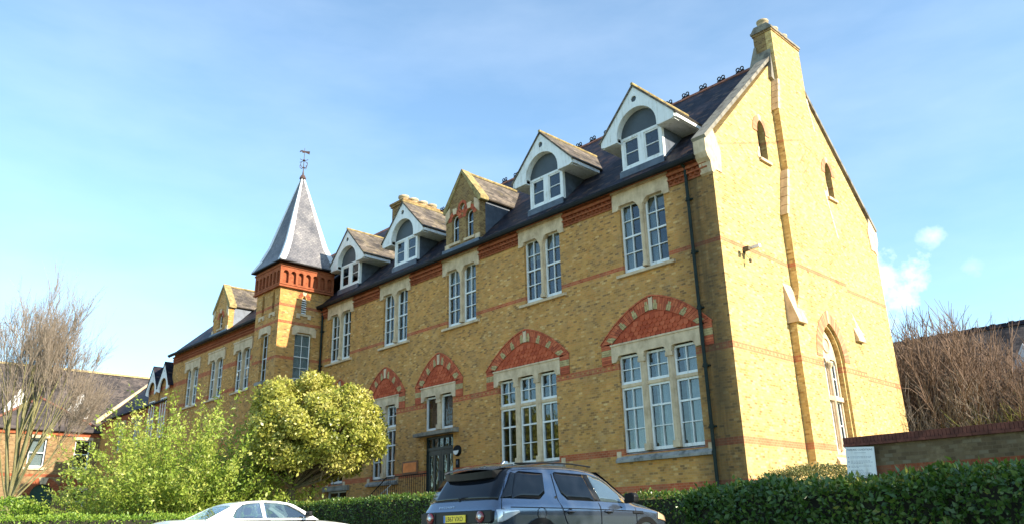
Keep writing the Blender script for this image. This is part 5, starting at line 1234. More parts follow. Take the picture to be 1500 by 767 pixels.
for row, (y0, n_, xa, xb) in enumerate(((14.6, 9, .4, 7.6), (16.6, 9, -.6, 7.0), (18.8, 9, -1.6, 6.4), (21.2, 9, -2.6, 5.8))):
    for i in range(n_): spots.append((xa+(xb-xa)*(i+.5*sr.random())/(n_-1), y0+1.2*(sr.random()-.5), (2 if (row == 0 and i % 2) else sr.choice((0, 0, 1))), 0.82+.08*row+.16*sr.random()+(.22 if i < 3 and row else 0)))
used = set()
TX = {0: 'dense leafless shrub with red-brown twigs in the thicket behind the garden wall', 1: 'leafless shrub of pale brown twigs in the thicket behind the garden wall', 2: 'leafless shrub of yellow-green stems in the thicket behind the garden wall'}
for x, y, k, s in spots:
    o = protos[k] if k not in used else copy_tree(protos[k]); used.add(k)
    o.location = (x, y, 1.9); o.rotation_euler = (0, 0, random.random()*6.28); o.scale = (s*1.15, s*1.15, s*(.98+.2*random.random()))
    o['label'] = TX[k]; o['group'] = 'bare shrubs behind the garden wall'
rng = np.random.default_rng(11)

# ---- unseen evergreen added right of view to shade the grey car and laurel hedge
def shade_tree():
    t = thing('added_shade_tree', 'unseen evergreen tree added beyond the right edge to shade the grey car', 'tree', (18.0, -8.6, 1.2))
    segs = [(np.array([0, 0, -.4]), np.array([0, 0, 5.0]), .30, .22, 0), (np.array([0, 0, 5.0]), np.array([0, 0, 9.6]), .22, .05, 0)]; PP = []; DD = []
    for i in range(110):
        z = 1.6+8.4*rng.random(); a = rng.random()*6.283; rad = 3.0*(1-((z-4.5)/6.2)**2)**.5*(.45+.55*rng.random()); p = np.array([rad*math.cos(a), rad*math.sin(a), z]); segs.append((np.array([0, 0, z-.6]), p, .05, .012, 0))
        n = 80; d = rng.normal(size=(n, 3)); d /= np.linalg.norm(d, axis=1, keepdims=True); PP.append(p+d*(.30+.45*rng.random((n, 1)))); DD.append(d+rng.normal(size=(n, 3))*.5)
    V, F = branch_mesh(segs, 6); np_mesh('trunk', V, F, 'bark', t)
    V, F = leaves(np.concatenate(PP), np.concatenate(DD), .22, .5); np_mesh('crown', V, F, 'leaf_hedge', t, rng.random(len(F)))
shade_tree()
# ------------------------------------------------------------------ lettering
def text_obj(name, txt, size, mat, parent, M4, depth=.002, align='LEFT', sx=1.0):
    cu = bpy.data.curves.new(name, 'FONT'); cu.body = txt; cu.size = size; cu.extrude = depth; cu.align_x = align; cu.resolution_u = 3
    o = bpy.data.objects.new(name, cu); COL.objects.link(o); bpy.context.view_layer.update()
    me = bpy.data.meshes.new_from_object(o); bpy.data.objects.remove(o); bpy.data.curves.remove(cu)
    me.transform(M4 @ Matrix.Diagonal((sx, 1, 1, 1))); me.materials.clear(); me.materials.append(M[mat])
    q = bpy.data.objects.new(name, me); COL.objects.link(q); q.parent = parent; return q
def frame(o, x, y):      # matrix with local x, y axes along the given directions, at o
    x = Vector(x).normalized(); y = Vector(y); y = (y - x*(y@x)).normalized(); z = x.cross(y)
    m4 = Matrix((x, y, z)).transposed().to_4x4(); m4.translation = o; return m4

# ------------------------------------------------------------------ garden wall and notice
GWt = thing('garden_wall', 'low brown brick garden wall with red tile coping and a red band', 'wall', (9.3, -3.6, 1.9))
q = MB(); q.box(-4.7, 12, -.11, .22, -.4, 1.23); q.build('brickwork', 'brick_old', GWt)
q = MB(); x = -4.75
while x < 12: q.box(x+.004, x+.071, -.17, .28, 1.29, 1.42); x += .075
x = -4.75
while x < 12: q.prism([(-.20, 1.231), (-.20, 1.285), (.31, 1.285), (.31, 1.231)], 'x', x+.004, min(x+.28, 12)); x += .285
M['coping_red'] = simple('sooty_red_coping', (.16, .050, .032), .9, .35, 6)
q.build('coping', 'coping_red', GWt)
SB = thing('notice_board', 'white printed parking notice standing in front of the garden wall', 'sign', (4.86, -3.86, 1.9))
mS = frame((0, 0, 0), (.98, .14, 0), (0, 0, 1)); mS = mS @ Matrix.Rotation(R(-3), 4, 'Z')
q = MB(); q.prism([(-.29, .56), (.29, .56), (.29, 1.20), (-.29, 1.20)], 'y', -.012, .012)
def place(mb, m4): mb.v = [tuple(m4 @ Vector((x, z, -y))) for x, y, z in mb.v]; return mb
place(q, mS).build('panel', 'white', SB)
q = MB(); q.tube([(-.2, .03, -.2), (-.2, .03, 1.1)], .022, 8); q.tube([(.2, .03, -.2), (.2, .03, 1.1)], .022, 8); place(q, mS).build('post', 'black', SB)
M['ink'] = simple('grey_ink', (.10, .11, .14), .7); M['ink_pale'] = simple('pale_grey_ink', (.42, .44, .48), .7)
text_obj('lettering', 'PARKING CONDITIONS', .052, 'ink', SB, mS @ Matrix.Translation((0, 1.125, .013)), .001, 'CENTER', .92)
q = MB()
def ln(x0, x1, z, h=.010): q.box(x0, x1, -.0145, -.0125, z, z+h)
ln(-.12, .12, 1.075, .008)
for z, w2 in ((.995, .50), (.97, .44), (.905, .46), (.88, .50), (.855, .30), (.80, .48), (.775, .2), (.72, .28), (.70, .3), (.67, .5), (.65, .47)): 
    x = -.20
    while x < -.20+w2*.8: l_ = .02+.035*random.random(); ln(x, min(x+l_, .24), z); x += l_+.012
for z in (.985, .893, .79): q.box(-.255, -.228, -.0145, -.0125, z-.012, z+.015)
ln(-.09, .09, .618, .012)
place(q, mS).build('print', 'ink_pale', SB)
q = MB(); q.prism([(-.11, .565), (-.11, .60), (-.06, .60), (-.06, .565)], 'y', -.0145, -.0125); q.torus((0, -.013, .58), .018, .005, 'y', 10, 4); q.torus((.06, -.013, .58), .018, .005, 'y', 10, 4); place(q, mS).build('emblem', 'ink', SB)

# ------------------------------------------------------------------ things fixed to the building
SC = thing('security_camera', 'twin white and brown security cameras on a bracket on the sunlit gable', 'camera', (0, 1.35, 10.0))
q = MB(); q.box(.002, .04, -.06, .06, -.02, .12); q.tube([(.03, 0, .06), (.22, 0, .08), (.32, -.05, .05)], .018, 6); q.tube([(.03, 0, .0), (.10, .06, -.18), (.2, 0, -.28), (.24, -.06, -.2)], .008, 5); q.build('bracket', 'black', SC)
q = MB(); q.box(.22, .52, .02, .14, .06, .17); q.box(.50, .56, .015, .145, .055, .175); q.build('camera_body', 'white', SC, bevel=.01)
q = MB(); q.box(.14, .34, -.30, -.16, -.05, .08); q.tube([(.24, -.17, .02), (.24, -.02, .07)], .014, 6); q.lathe([(.04,0),(.05,.05),(.05,.1),(.02,.12)], (.2, 0, -.38), 8); q.build('floodlight', 'bark', SC)
VB = thing('wall_vent', 'small pale hooded vent high on the gable right of the arched window', 'vent', (0, 9.5, 8.5))
q = MB(); q.prism([(.002, .25), (.002, -.15), (.14, -.08), (.16, -.04)], 'y', -.2, .2); q.build('hood', 'stone', VB)
PL = thing('name_plaque', 'copper coloured name plaque in a dark frame left of the door', 'plaque', (-16.15, 0, 4.25))
q = MB(); q.box(-.55, .55, -.05, -.003, -.27, .27); q.build('frame', 'wood', PL); q = MB(); q.box(-.47, .47, -.062, -.051, -.20, .20); q.build('plate', 'copper', PL)
BL = thing('bulkhead_lamp', 'round black and white bulkhead lamp right of the entrance door', 'lamp', (-12.95, 0, 4.70))
q = MB(); q.v = []; q.lathe([(.22,0),(.22,.06),(.19,.11),(.02,.12)], (0, 0, 0), 20); q.v = [(x, -z-.003, y) for x, y, z in q.v]; q.build('housing', 'black', BL)
q = MB(); q.prism(arc_pts(0, 0, .165, 180, 360, 14), 'y', -.135, -.121); q.build('diffuser', 'white', BL)
IC = thing('intercom', 'small dark entry intercom below the round lamp', 'intercom', (-12.95, 0, 4.2))
q = MB(); q.box(-.1, .1, -.05, -.003, -.17, .17); q.build('housing', 'black', IC); q = MB(); q.box(-.05, .05, -.06, -.051, -.05, .1); q.build('panel', 'lead', IC)
ST = thing('entrance_steps', 'stone landing and steps up to the dark teal door', 'steps', (-14.3, 0, 1.9))
q = MB(); q.box(-1.3, 1.5, -1.75, -.055, -.1, .85)
for i in range(5): q.box(-1.3-.3*(i+1), -1.3-.3*i-.003, -1.75, -.055, -.1, .85-.17*(i+1))
q.build('tread', 'sill_stone', ST)
RL = thing('railing', 'thin black iron railing beside the entrance steps', 'railing', (-14.3, -1.7, 1.9))
q = MB()
top = lambda x: 1.85 if x > -1.2 else 1.85+(x+1.2)*.57
q.tube([(1.5, 0, top(1.5)), (-1.2, 0, top(-1.2)), (-2.9, 0, top(-2.9))], .022, 6); q.tube([(1.5, 0, 1.0), (-1.2, 0, 1.0), (-2.9, 0, .05)], .014, 6); q.build('handrail', 'black', RL)
x = 1.5
while x > -2.95: q = MB(); q.tube([(x, 0, max(0, top(x)-.95)), (x, 0, top(x))], .011 if abs((x*10) % 5) > .1 else .02, 5); q.build('baluster', 'black', RL); x -= .14
HR = thing('handrail', 'pale steel handrail running down beside the steps', 'handrail', (-14.3, -.9, 1.9))
q = MB(); q.tube([(-1.2, -.6, 1.55), (-2.8, -.6, .75), (-3.0, -.6, .72)], .025, 8); q.tube([(-1.4, -.6, .7), (-1.4, -.6, 1.45)], .02, 6); q.tube([(-2.7, -.6, 0), (-2.7, -.6, .8)], .02, 6); q.build('tube', 'lead_pale', HR)

# ------------------------------------------------------------------ cars
def car_paint(name, col, metal, rough=.25, coat=1.0):
    g = G(name); P = g.objpos(); n = g.noise(P, 900, 2); c = g.mix(g.math('MULTIPLY', n, .25 if metal else 0.0), col, tuple(min(1, 1.7*q) for q in col))
    return g.set(Base_Color=c, Roughness=rough, Metallic=metal, Coat_Weight=coat, Coat_Roughness=.04)
M['paint_grey'] = car_paint('grey_metallic_paint', (.105, .135, .185), .75, .20)
M['paint_white'] = car_paint('white_car_paint', (.78, .78, .76), 0, .3)
g = G('privacy_glass'); M['privacy'] = g.set(Base_Color=(.006, .008, .012), Roughness=.03, Specular_IOR_Level=.35)
g = G('door_glass'); M['door_glass'] = g.set(Base_Color=(.05, .075, .09), Roughness=.03, Specular_IOR_Level=1.0, Coat_Weight=1.0)
g = G('plastic_black'); M['plastic'] = g.set(Base_Color=(.006, .006, .0065), Roughness=.45, Specular_IOR_Level=.3)
g = G('chrome'); M['chrome'] = g.set(Base_Color=(.75, .76, .78), Roughness=.12, Metallic=1.0)
g = G('red_lens'); M['lens_red'] = g.set(Base_Color=(.17, .004, .003), Roughness=.12, Coat_Weight=1.0)
g = G('clear_lens'); M['lens_clear'] = g.set(Base_Color=(.62, .64, .66), Roughness=.08, Coat_Weight=1.0, Metallic=.3)
g = G('headlight_glint'); M['lens_glint'] = g.set(Base_Color=(.55, .38, .24), Roughness=.1, Coat_Weight=1.0)  # pale orange stands for light caught in the near headlight
g = G('plate_yellow'); M['plate'] = g.set(Base_Color=(.88, .62, .02), Roughness=.35)
g = G('plate_blue'); M['plate_blue'] = g.set(Base_Color=(.05, .16, .45), Roughness=.35)
g = G('rubber'); M['rubber'] = g.set(Base_Color=(.018, .018, .018), Roughness=.85)
g = G('seat_cloth'); M['seat'] = g.set(Base_Color=(.025, .027, .032), Roughness=.8)
M['car_glass'] = glass_mat('car_glass', (.55, .68, .66), .14)
def wheel(parent, x, y, r=.36, w_=.24):
    q = MB(); q.lathe([(r*.62, -w_/2), (r*.9, -w_/2), (r, -w_/2+.03), (r, w_/2-.03), (r*.9, w_/2), (r*.62, w_/2)], (0, 0, 0), 28); q.v = [(z, a, b) for a, b, z in q.v]; o = q.build('wheel', 'rubber', parent, smooth=True); o.location = (x, y, r)
    q = MB(); q.lathe([(r*.63, -w_*.45), (r*.63, w_*.45)], (0, 0, 0), 28); q.lathe([(.07, -w_*.5), (.07, w_*.5)], (0, 0, 0), 12)
    for k in range(5):
        a = 2*math.pi*k/5
        for s in (-.1, .1): q.tube([(.05*math.cos(a+s), .05*math.sin(a+s), w_*.43), (r*.62*math.cos(a+s*1.4), r*.62*math.sin(a+s*1.4), w_*.45)], .022, 5); q.tube([(.05*math.cos(a+s), .05*math.sin(a+s), -w_*.43), (r*.62*math.cos(a+s*1.4), r*.62*math.sin(a+s*1.4), -w_*.45)], .022, 5)
    q.v = [(z, a, b) for a, b, z in q.v]; q.build('rim', 'chrome', o)

# ---- the grey sport-utility: local y runs forward from the tail, x to the right
SU = thing('parked_car', 'dark grey metallic sport utility car parked nose-in to the hedge', 'car', (1.86, -12.36, .93), 0, 'cars parked by the hedge')
# half sections: (y, [(x,z)...]) floor -> sill -> flank -> belt -> roof edge -> roof crown
def sect(y, zb, xs, zbelt, xbelt, xt, zt, crown=.03):
    return [(0, zb), (xs*.82, zb), (xs, zb+.12), (xs+.035, (zb+zbelt)*.5), (xbelt+.02, zbelt-.10), (xbelt, zbelt), (xbelt-.03, zbelt+.03), (xbelt-.03+(xt-xbelt+.03)*.5, zbelt+.03+(zt-.05-zbelt-.03)*.5), (xt, zt-.05), (xt-.07, zt-.005), (xt*.5, zt+crown*.7), (0, zt+crown)]
ST_ = [(.00, .46, .76, .86, .80, .74, .92, .0), (.03, .40, .82, .92, .86, .80, 1.00, .01), (.10, .36, .86, 1.00, .90, .83, 1.10, .02), (.22, .33, .88, 1.03, .915, .80, 1.30, .03), (.38, .31, .89, 1.04, .92, .745, 1.54, .03), (.50, .30, .89, 1.045, .925, .715, 1.630, .03), (.75, .30, .90, 1.045, .93, .705, 1.665, .03), (1.3, .30, .90, 1.04, .93, .70, 1.695, .03), (1.9, .30, .90, 1.03, .93, .69, 1.70, .03), (2.4, .30, .90, 1.02, .93, .68, 1.675, .03), (2.75, .30, .90, 1.01, .93, .675, 1.60, .03), (3.05, .30, .90, 1.00, .93, .69, 1.43, .03), (3.32, .30, .90, .99, .93, .74, 1.23, .03), (3.48, .30, .90, .985, .925, .80, 1.12, .03), (3.75, .31, .89, .96, .915, .79, 1.085, .04), (4.1, .33, .87, .92, .89, .76, 1.03, .04), (4.35, .37, .83, .86, .84, .70, .94, .03), (4.50, .42, .74, .76, .75, .62, .83, .02), (4.58, .48, .60, .66, .62, .52, .72, .01)]
def loft(stations):
    mb = MB(); rings = []
    for s in stations:
        h = sect(*s); ring = [(x, s[0], z) for x, z in h] + [(-x, s[0], z) for x, z in h[-2:0:-1]]; rings.append(ring)
    n = len(rings[0]); vs = [p for r in rings for p in r]
    fs = [(i*n+k, i*n+(k+1) % n, (i+1)*n+(k+1) % n, (i+1)*n+k) for i in range(len(rings)-1) for k in range(n)] + [tuple(range(n)), tuple((len(rings)-1)*n+k for k in range(n))]
    return mb.add(vs, fs)
SU.scale = (1.05, 1.02, 1.01); SU.location.x -= .06
body = loft(ST_).build('body', 'paint_grey', SU, smooth=True, subsurf=1)
def ip(y, col): return float(np.interp(y, [s[0] for s in ST_], [s[col] for s in ST_]))
def side_x(y, z):
    zb, xb, xt, zt = ip(y, 3), ip(y, 4), ip(y, 5), ip(y, 6)
    if z <= zb+.03: return float(np.interp(z, [zb-.45, zb-.10, zb, zb+.03], [ip(y, 2)+.035, xb+.02, xb, xb-.03]))
    return float(np.interp(z, [zb+.03, zt-.05, zt], [xb-.03, xt, xt-.07]))
def side_panel(name, poly, mat, parent, off=.006, sgn=1, step=.08):
    """a thin panel lying on the flank of the body: outline (y, z), subdivided so that it follows the curve"""
    xs_ = sorted(set([p[0] for p in poly] + list(np.arange(min(p[0] for p in poly), max(p[0] for p in poly), step))))
    def span(y):
        zs = []
        for i in range(len(poly)):
            a, b = poly[i], poly[(i+1) % len(poly)]
            if a[0] == b[0]:
                if abs(a[0]-y) < 1e-9: zs += [a[1], b[1]]
            elif min(a[0], b[0])-1e-9 <= y <= max(a[0], b[0])+1e-9: zs.append(a[1]+(b[1]-a[1])*(y-a[0])/(b[0]-a[0]))
        return min(zs), max(zs)
    mb = MB(); K = 5; vs = []
    for y in xs_:
        z0, z1 = span(y)
        for k in range(K+1): z = z0+(z1-z0)*k/K; vs.append((sgn*(side_x(y, z)+off), y, z))
    fs = [(i*(K+1)+k, (i+1)*(K+1)+k, (i+1)*(K+1)+k+1, i*(K+1)+k+1) for i in range(len(xs_)-1) for k in range(K)]
    mb.add(vs, fs); o = mb.build(name, mat, parent, smooth=True)
    md = o.modifiers.new('thick', 'SOLIDIFY'); md.thickness = .006; md.offset = 0
    return o
def side_line(name, pts, rad, mat, parent, sgn=1, off=.004):
    P = []
    for (a, b) in zip(pts[:-1], pts[1:]):
        for i in range(7): t = i/6; y, z = a[0]+(b[0]-a[0])*t, a[1]+(b[1]-a[1])*t; P.append((sgn*(side_x(y, z)+off), y, z))
    P2 = [P[0]] + [q for p, q in zip(P[:-1], P[1:]) if (Vector(q)-Vector(p)).length > 1e-5]
    mb = MB(); mb.tube(P2, rad, 5); return mb.build(name, mat, parent)
for sgn in (1, -1):
    side_panel('side_window', [(.36, 1.14), (.98, 1.13), (1.12, 1.22), (1.20, 1.55), (.66, 1.57), (.56, 1.53)], 'privacy', SU, sgn=sgn, off=.013)
    side_panel('side_window', [(1.53, 1.22), (1.64, 1.12), (2.33, 1.10), (2.21, 1.56), (1.50, 1.58), (1.47, 1.5)], 'privacy', SU, sgn=sgn)
    side_panel('side_window', [(2.48, 1.10), (3.20, 1.075), (3.14, 1.19), (2.86, 1.42), (2.66, 1.515), (2.34, 1.56)], 'door_glass', SU, sgn=sgn)
    side_panel('pillar_trim', [(.165, 1.145), (.37, 1.14), (.57, 1.53), (.475, 1.55)], 'privacy', SU, sgn=sgn, off=.010, step=.03)
    side_panel('pillar_trim', [(2.335, 1.10), (2.475, 1.10), (2.335, 1.56), (2.215, 1.56)], 'plastic', SU, sgn=sgn, off=.004)
    for nm, pts in (('door_seam', [(2.41, 1.08), (2.42, .62), (2.36, .42)]), ('door_seam', [(1.42, 1.55), (1.40, 1.12), (1.52, .80), (1.62, .66)]), ('door_seam', [(3.38, 1.0), (3.40, .5)]), ('tailgate_seam', [(.10, .80), (.12, 1.0), (.32, 1.40)])):
        side_line(nm, pts, .005, 'plastic', SU, sgn)
    side_line('waist_crease', [(.30, 1.0), (1.4, .985), (2.4, .965), (3.6, .93)], .008, 'plastic', SU, sgn, off=-.002)
    for y in (1.62, 2.62):
        q = MB(); x = sgn*(side_x(y, .93)+.03); q.tube([(x-sgn*.02, y-.11, .935), (x, y-.08, .94), (x, y+.08, .935), (x-sgn*.02, y+.11, .93)], .017, 6); o = q.build('door_handle', 'paint_grey', SU)
        q = MB(); q.lathe([(.055, -.006), (.055, .006)], (0, 0, 0), 14); q.v = [(sgn*(side_x(y, .93)+.004)+z, y+a, .93+b*.8) for a, b, z in q.v]; q.build('recess', 'plastic', o)
    q = MB(); x = sgn*.95; q.box(min(x, x+sgn*.12), max(x, x+sgn*.12), 3.02, 3.10, 1.08, 1.14)
    pr_ = [(.0, 0), (.24, .02), (.25, .14), (.19, .19), (.02, .17)]; q.prism([(sgn*(.95+u), 1.06+v) for u, v in pr_], 'y', 3.02, 3.16); q.build('door_mirror', 'plastic', SU, bevel=.03)
    # arch cladding and vent
    for yc in (.93, 3.67):
        q = MB(); 
        for i in range(14):
            a0, a1 = math.pi*i/14, math.pi*(i+1)/14
            for r0_, r1_ in ((.38, .47),):
                P = [(yc+r*math.cos(a), .37+r*math.sin(a)) for r, a in ((r0_, a0), (r1_, a0), (r1_, a1), (r0_, a1))]
                q.add([(sgn*(side_x(y, z)+.012), y, z) for y, z in P] + [(sgn*(side_x(y, z)-.12), y, z) for y, z in P], [(0,1,2,3), (4,5,1,0), (2,6,7,3), (7,6,5,4), (0,3,7,4), (1,5,6,2)])
        q.build('wheel_arch_trim', 'plastic', SU)
        wheel(SU, sgn*.80, yc)
    side_panel('fender_vent', [(3.28, .90), (3.60, .885), (3.58, .93), (3.30, .945)], 'plastic', SU, sgn=sgn, off=.008)
    side_panel('headlight', [(4.05, .80), (4.50, .74), (4.46, .83), (4.1, .92)], 'lens_glint' if sgn > 0 else 'lens_clear', SU, sgn=sgn, off=.006)
side_line('fuel_flap', [(.96+.10*math.cos(a), .90+.10*math.sin(a)) for a in [2*math.pi*i/16 for i in range(17)]], .004, 'plastic', SU)
q = MB(); q.lathe([(.022, 0), (.022, .01)], (0, 0, 0), 10); q.v = [(side_x(1.36, 1.16)+.004+z, 1.36+a, 1.16+b) for a, b, z in q.v]; q.build('badge', 'chrome', SU)
# tail: glass, spoiler, lamp clusters, plate recess
def tail_y(z): 
    return float(np.interp(z, [.46, .92, 1.0, 1.10, 1.30, 1.54, 1.63], [.0, .0, .03, .10, .22, .38, .50]))
q = MB(); K = 8; vs = []
for k in range(K+1):
    z = 1.13+(1.60-1.13)*k/K
    xh = ip(tail_y(z-.03), 5)-.012
    for i in range(9): u = -1+2*i/8; vs.append((u*xh, tail_y(z-.03)-.014+.03*abs(u)**3, z+.012-.02*abs(u)**3))
q.add(vs, [(k*9+i, k*9+i+1, (k+1)*9+i+1, (k+1)*9+i) for k in range(K) for i in range(8)]); rg = q.build('rear_window', 'privacy', SU, smooth=True); md = rg.modifiers.new('t', 'SOLIDIFY'); md.thickness = .02
q = MB(); vs = []
for y, z, hw in ((.17, 1.600, .585), (.32, 1.640, .635), (.62, 1.682, .66)):
    vs += [(u*hw, y+.06*abs(u)**3*(1 if y < .5 else 0), z+.035*(1-u*u)) for u in np.linspace(-1, 1, 9)]
nv = len(vs); vs += [(x, y+.01, z-.022) for x, y, z in vs]
fs = [(o_+r*9+i, o_+r*9+i+1, o_+(r+1)*9+i+1, o_+(r+1)*9+i) for o_ in (0, nv) for r in range(2) for i in range(8)] + [(i, i+1, nv+i+1, nv+i) for i in range(8)] + [(0, 9, nv+9, nv), (9, 18, nv+18, nv+9), (8, 17, nv+17, nv+8), (17, 26, nv+26, nv+17)]
q.add(vs, fs); spl = q.build('roof_spoiler', 'paint_grey', SU)
q = MB(); vs = []
for y, z, hw in ((.185, 1.580, .58), (.20, 1.47, .555), (.36, 1.46, .60), (.5, 1.60, .63)):
    vs += [(u*hw, y+.05*abs(u)**3, z+(.030 if z > 1.6 else -.02)*(1-u*u)) for u in np.linspace(-1, 1, 9)]
q.add(vs, [(r*9+i, r*9+i+1, (r+1)*9+i+1, (r+1)*9+i) for r in range(3) for i in range(8)] + [(0, 9, 18, 27), (8, 17, 26, 35)]); q.build('spoiler_underside', 'plastic', spl)
q = MB(); q.box(-.80, .80, -.030, .03, .765, .965); q.build('tail_panel', 'plastic', SU, bevel=.015)
for s in (-1, 1):
    q = MB()
    prof = [(.48, .775), (.80, .775), (.84, .80), (.84, .95), (.48, .955)]
    q.prism([(s*x, z) for x, z in prof], 'y', -.045, .06)
    o = q.build('tail_light', 'plastic', SU, bevel=.01)
    for c, r_, mt in ((.60, .088, 'lens_red'), (.60, .040, 'lens_clear')):
        q = MB(); q.lathe([(r_, 0), (r_, .012), (r_*.7, .02)], (0, 0, 0), 20); q.v = [(s*c+a, -.046-z-(.006 if mt == 'lens_clear' else 0), .865+b) for a, b, z in q.v]; q.build('lens', mt, o, smooth=True)
    o2 = side_panel('tail_light_wing', [(.045, .78), (.16, .80), (.46, .925), (.44, .955), (.05, .965)], 'lens_clear', SU, sgn=s, off=.012, step=.04)
    side_panel('tail_light_wing', [(.045, .78), (.12, .785), (.12, .965), (.05, .965)], 'lens_clear', SU, sgn=s, off=.018, step=.03)
q = MB(); q.prism(rect(-.26, .26, .79, .905), 'y', -.052, -.036); pt_ = q.build('number_plate', 'plate', SU, bevel=.003)
q = MB(); q.prism(rect(-.258, -.215, .792, .903), 'y', -.0535, -.0525); q.build('plate_band', 'plate_blue', pt_)
text_obj('lettering', 'LB67 VXO', .105, 'plastic', pt_, frame((-.205, -.0525, .812), (1, 0, 0), (0, 0, 1)), .0015, 'LEFT', .88)
text_obj('lettering', 'D I S C O V E R Y', .048, 'chrome', SU, frame((-.48, .035, 1.018), (1, 0, 0), (0, .35, .9)), .003, 'LEFT', 1.05)
q = MB(); q.tube([(-.05, .10, 1.155), (.02, .10, 1.165), (.22, .13, 1.17)], .018, 6); q.lathe([(.035, -.02), (.035, .02)], (-.05, .115, 1.15), 10); q.build('rear_wiper', 'plastic', SU)
q = MB(); q.prism([(.95, 1.715), (1.05, 1.80), (1.13, 1.80), (1.16, 1.715)], 'x', -.025, .025); q.build('roof_antenna', 'paint_grey', SU, bevel=.012)
q = MB(); q.prism([(-.80, .44), (.80, .44), (.83, .60), (.80, .68), (-.80, .68), (-.83, .60)], 'y', -.045, .10); q.build('rear_bumper', 'paint_grey', SU, bevel=.03)
q = MB(); q.prism([(-.78, .30), (.78, .30), (.80, .435), (-.80, .435)], 'y', -.02, .15); q.build('bumper_insert', 'plastic', SU, bevel=.02)
for s in (-1, 1):
    q = MB(); q.tube([(s*.70, .62, 1.69), (s*.695, 1.3, 1.725), (s*.685, 2.0, 1.73), (s*.675, 2.5, 1.70)], .014, 6); q.build('roof_rail', 'plastic', SU)
# windscreen
q = MB(); vs = []
for y in np.linspace(2.72, 3.46, 7):
    xh = ip(y, 5)-.06; z = ip(y, 6)
    vs += [(u*xh, y, z+.03*(1-u*u)*.9+.012) for u in (-1, -.5, 0, .5, 1)]
q.add(vs, [(r*5+i, r*5+i+1, r*5+i+6, r*5+i+5) for r in range(6) for i in range(4)]); q.build('windscreen', 'privacy', SU, smooth=True)

# ---- the white coupe: open glasshouse so that the seats show through
CP = thing('parked_car', 'low white two door coupe with chrome window trim parked by the hedge', 'car', (-6.56, -14.0, .99), 0, 'cars parked by the hedge')
S2 = [(.0, .40, .70, .70, .74, .66, .80, .02), (.05, .34, .78, .78, .80, .70, .90, .02), (.3, .28, .82, .84, .83, .72, .925, .03), (1.0, .24, .84, .86, .85, .72, .93, .03), (1.35, .24, .84, .86, .85, .72, .915, .02), (2.2, .24, .84, .85, .85, .72, .90, .0), (3.0, .24, .84, .84, .85, .72, .90, .03), (3.6, .24, .84, .82, .84, .72, .885, .045), (4.2, .26, .82, .78, .82, .70, .83, .04), (4.6, .32, .78, .70, .77, .66, .75, .02), (4.76, .40, .70, .62, .70, .60, .67, .01)]
CP.scale = (1.0, 1.05, 1.0); CP.location.z += .05
loft(S2).build('body', 'paint_white', CP, smooth=True, subsurf=1)
q = MB()      # roof skin, curved
vs = []; ns = 9
for y, z, hw in ((1.32, 1.225, .55), (1.5, 1.285, .575), (1.75, 1.325, .59), (2.1, 1.345, .60), (2.45, 1.335, .595), (2.68, 1.30, .58), (2.80, 1.265, .57)):
    vs += [(u*hw, y, z+.03*(1-u*u)) for u in np.linspace(-1, 1, ns)]
q.add(vs, [(r*ns+i, r*ns+i+1, (r+1)*ns+i+1, (r+1)*ns+i) for r in range(6) for i in range(ns-1)]); o = q.build('roof', 'paint_white', CP, smooth=True); md = o.modifiers.new('t', 'SOLIDIFY'); md.thickness = .03
def gx(z): return .72 - (z-.92)*.34
roofl = [(1.32, 1.225), (1.5, 1.285), (1.75, 1.325), (2.1, 1.345), (2.45, 1.335), (2.68, 1.30), (2.80, 1.265)]
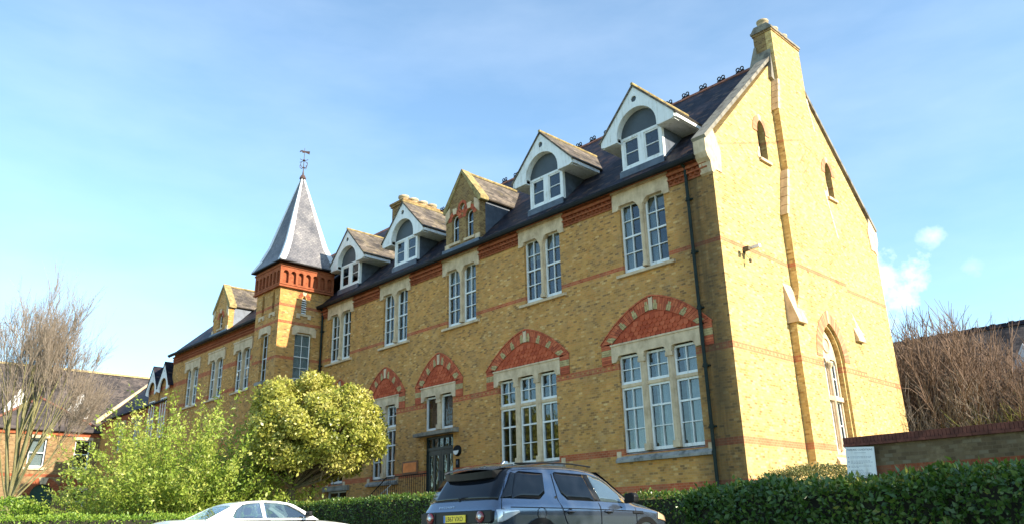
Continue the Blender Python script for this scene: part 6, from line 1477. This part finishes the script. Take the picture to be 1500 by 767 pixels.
for s in (-1, 1):
    q = MB()
    outer = [(.72, .915), (1.0, 1.06)] + roofl + [(3.10, 1.10), (3.42, .905)]
    w1 = [(1.36, .955), (1.33, .985), (1.42, 1.14), (1.56, 1.25), (1.74, 1.285), (1.98, 1.30), (2.03, .955)]
    w2 = [(2.11, .955), (2.07, 1.303), (2.42, 1.295), (2.64, 1.262), (2.92, 1.13), (3.17, .955)]
    loops = [outer, w1, w2]; 
    tri = tessellate_polygon([[Vector((a, b, 0)) for a, b in l] for l in loops]); flat = [p for l in loops for p in l]; n = len(flat)
    v3 = [(s*gx(z), y, z) for y, z in flat] + [(s*(gx(z)-.045), y, z) for y, z in flat]; fs = [tuple(t) for t in tri] + [tuple(n+i for i in t[::-1]) for t in tri]; o_ = 0
    for l in loops:
        for i in range(len(l)): j = (i+1) % len(l); fs.append((o_+i, o_+j, n+o_+j, n+o_+i))
        o_ += len(l)
    q.add(v3, fs); q.build('pillar_frame', 'paint_white', CP)
    for l in (w1, w2):
        q = MB(); q.add([(s*(gx(z)-.02), y, z) for y, z in l], [tuple(range(len(l)))]); sw = q.build('side_window', 'car_glass', CP)
        q = MB(); q.tube([(s*(gx(z)+.002), y, z) for y, z in l+[l[0]]], .010, 5); q.build('window_trim', 'chrome', sw)
    q = MB(); q.prism([(s*.76, .96), (s*.98, .98), (s*.98, 1.10), (s*.80, 1.09)], 'y', 3.02, 3.12); q.build('door_mirror', 'plastic', CP, bevel=.025)
    for yc in (.98, 3.72): wheel(CP, s*.72, yc, .32, .21)
q = MB(); q.add([(-.60, .78, .945), (.60, .78, .945), (.54, 1.33, 1.235), (-.54, 1.33, 1.235)], [(0,1,2,3)]); q.build('rear_window', 'car_glass', CP)
q = MB(); q.add([(-.56, 2.79, 1.275), (.56, 2.79, 1.275), (.66, 3.40, .925), (-.66, 3.40, .925)], [(0,1,2,3)]); q.build('windscreen', 'car_glass', CP)
for y, xs2, hh in ((2.35, (-.36, .36), 1.02), (1.45, (-.30, .30), .98)):
    for x in xs2:
        q = MB(); q.prism([(y, .5), (y-.22, hh), (y-.12, hh+.02), (y+.10, .5)], 'x', x-.24, x+.24); st2 = q.build('seat', 'seat', CP, bevel=.04)
        q = MB(); q.box(x-.13, x+.13, y-.26, y-.16, hh+.03, hh+.20); q.build('headrest', 'seat', st2, bevel=.04)
q = MB(); q.box(-.66, .66, 2.95, 3.4, .6, .93); q.build('dashboard', 'plastic', CP, bevel=.03)
q = MB(); q.torus((0, 0, 0), .18, .016, 'y', 20, 6); q.v = [(x+.36, y+2.86+z*.3, z+.90) for x, y, z in q.v]; q.build('steering_wheel', 'plastic', CP)
q = MB(); q.box(-.74, .74, -.015, .02, .60, .76); q.build('tail_light', 'lens_red', CP, bevel=.01)
q = MB(); q.prism([(-.76, .42), (.76, .42), (.78, .54), (-.78, .54)], 'y', -.06, .05); q.build('rear_bumper', 'plastic', CP, bevel=.02)
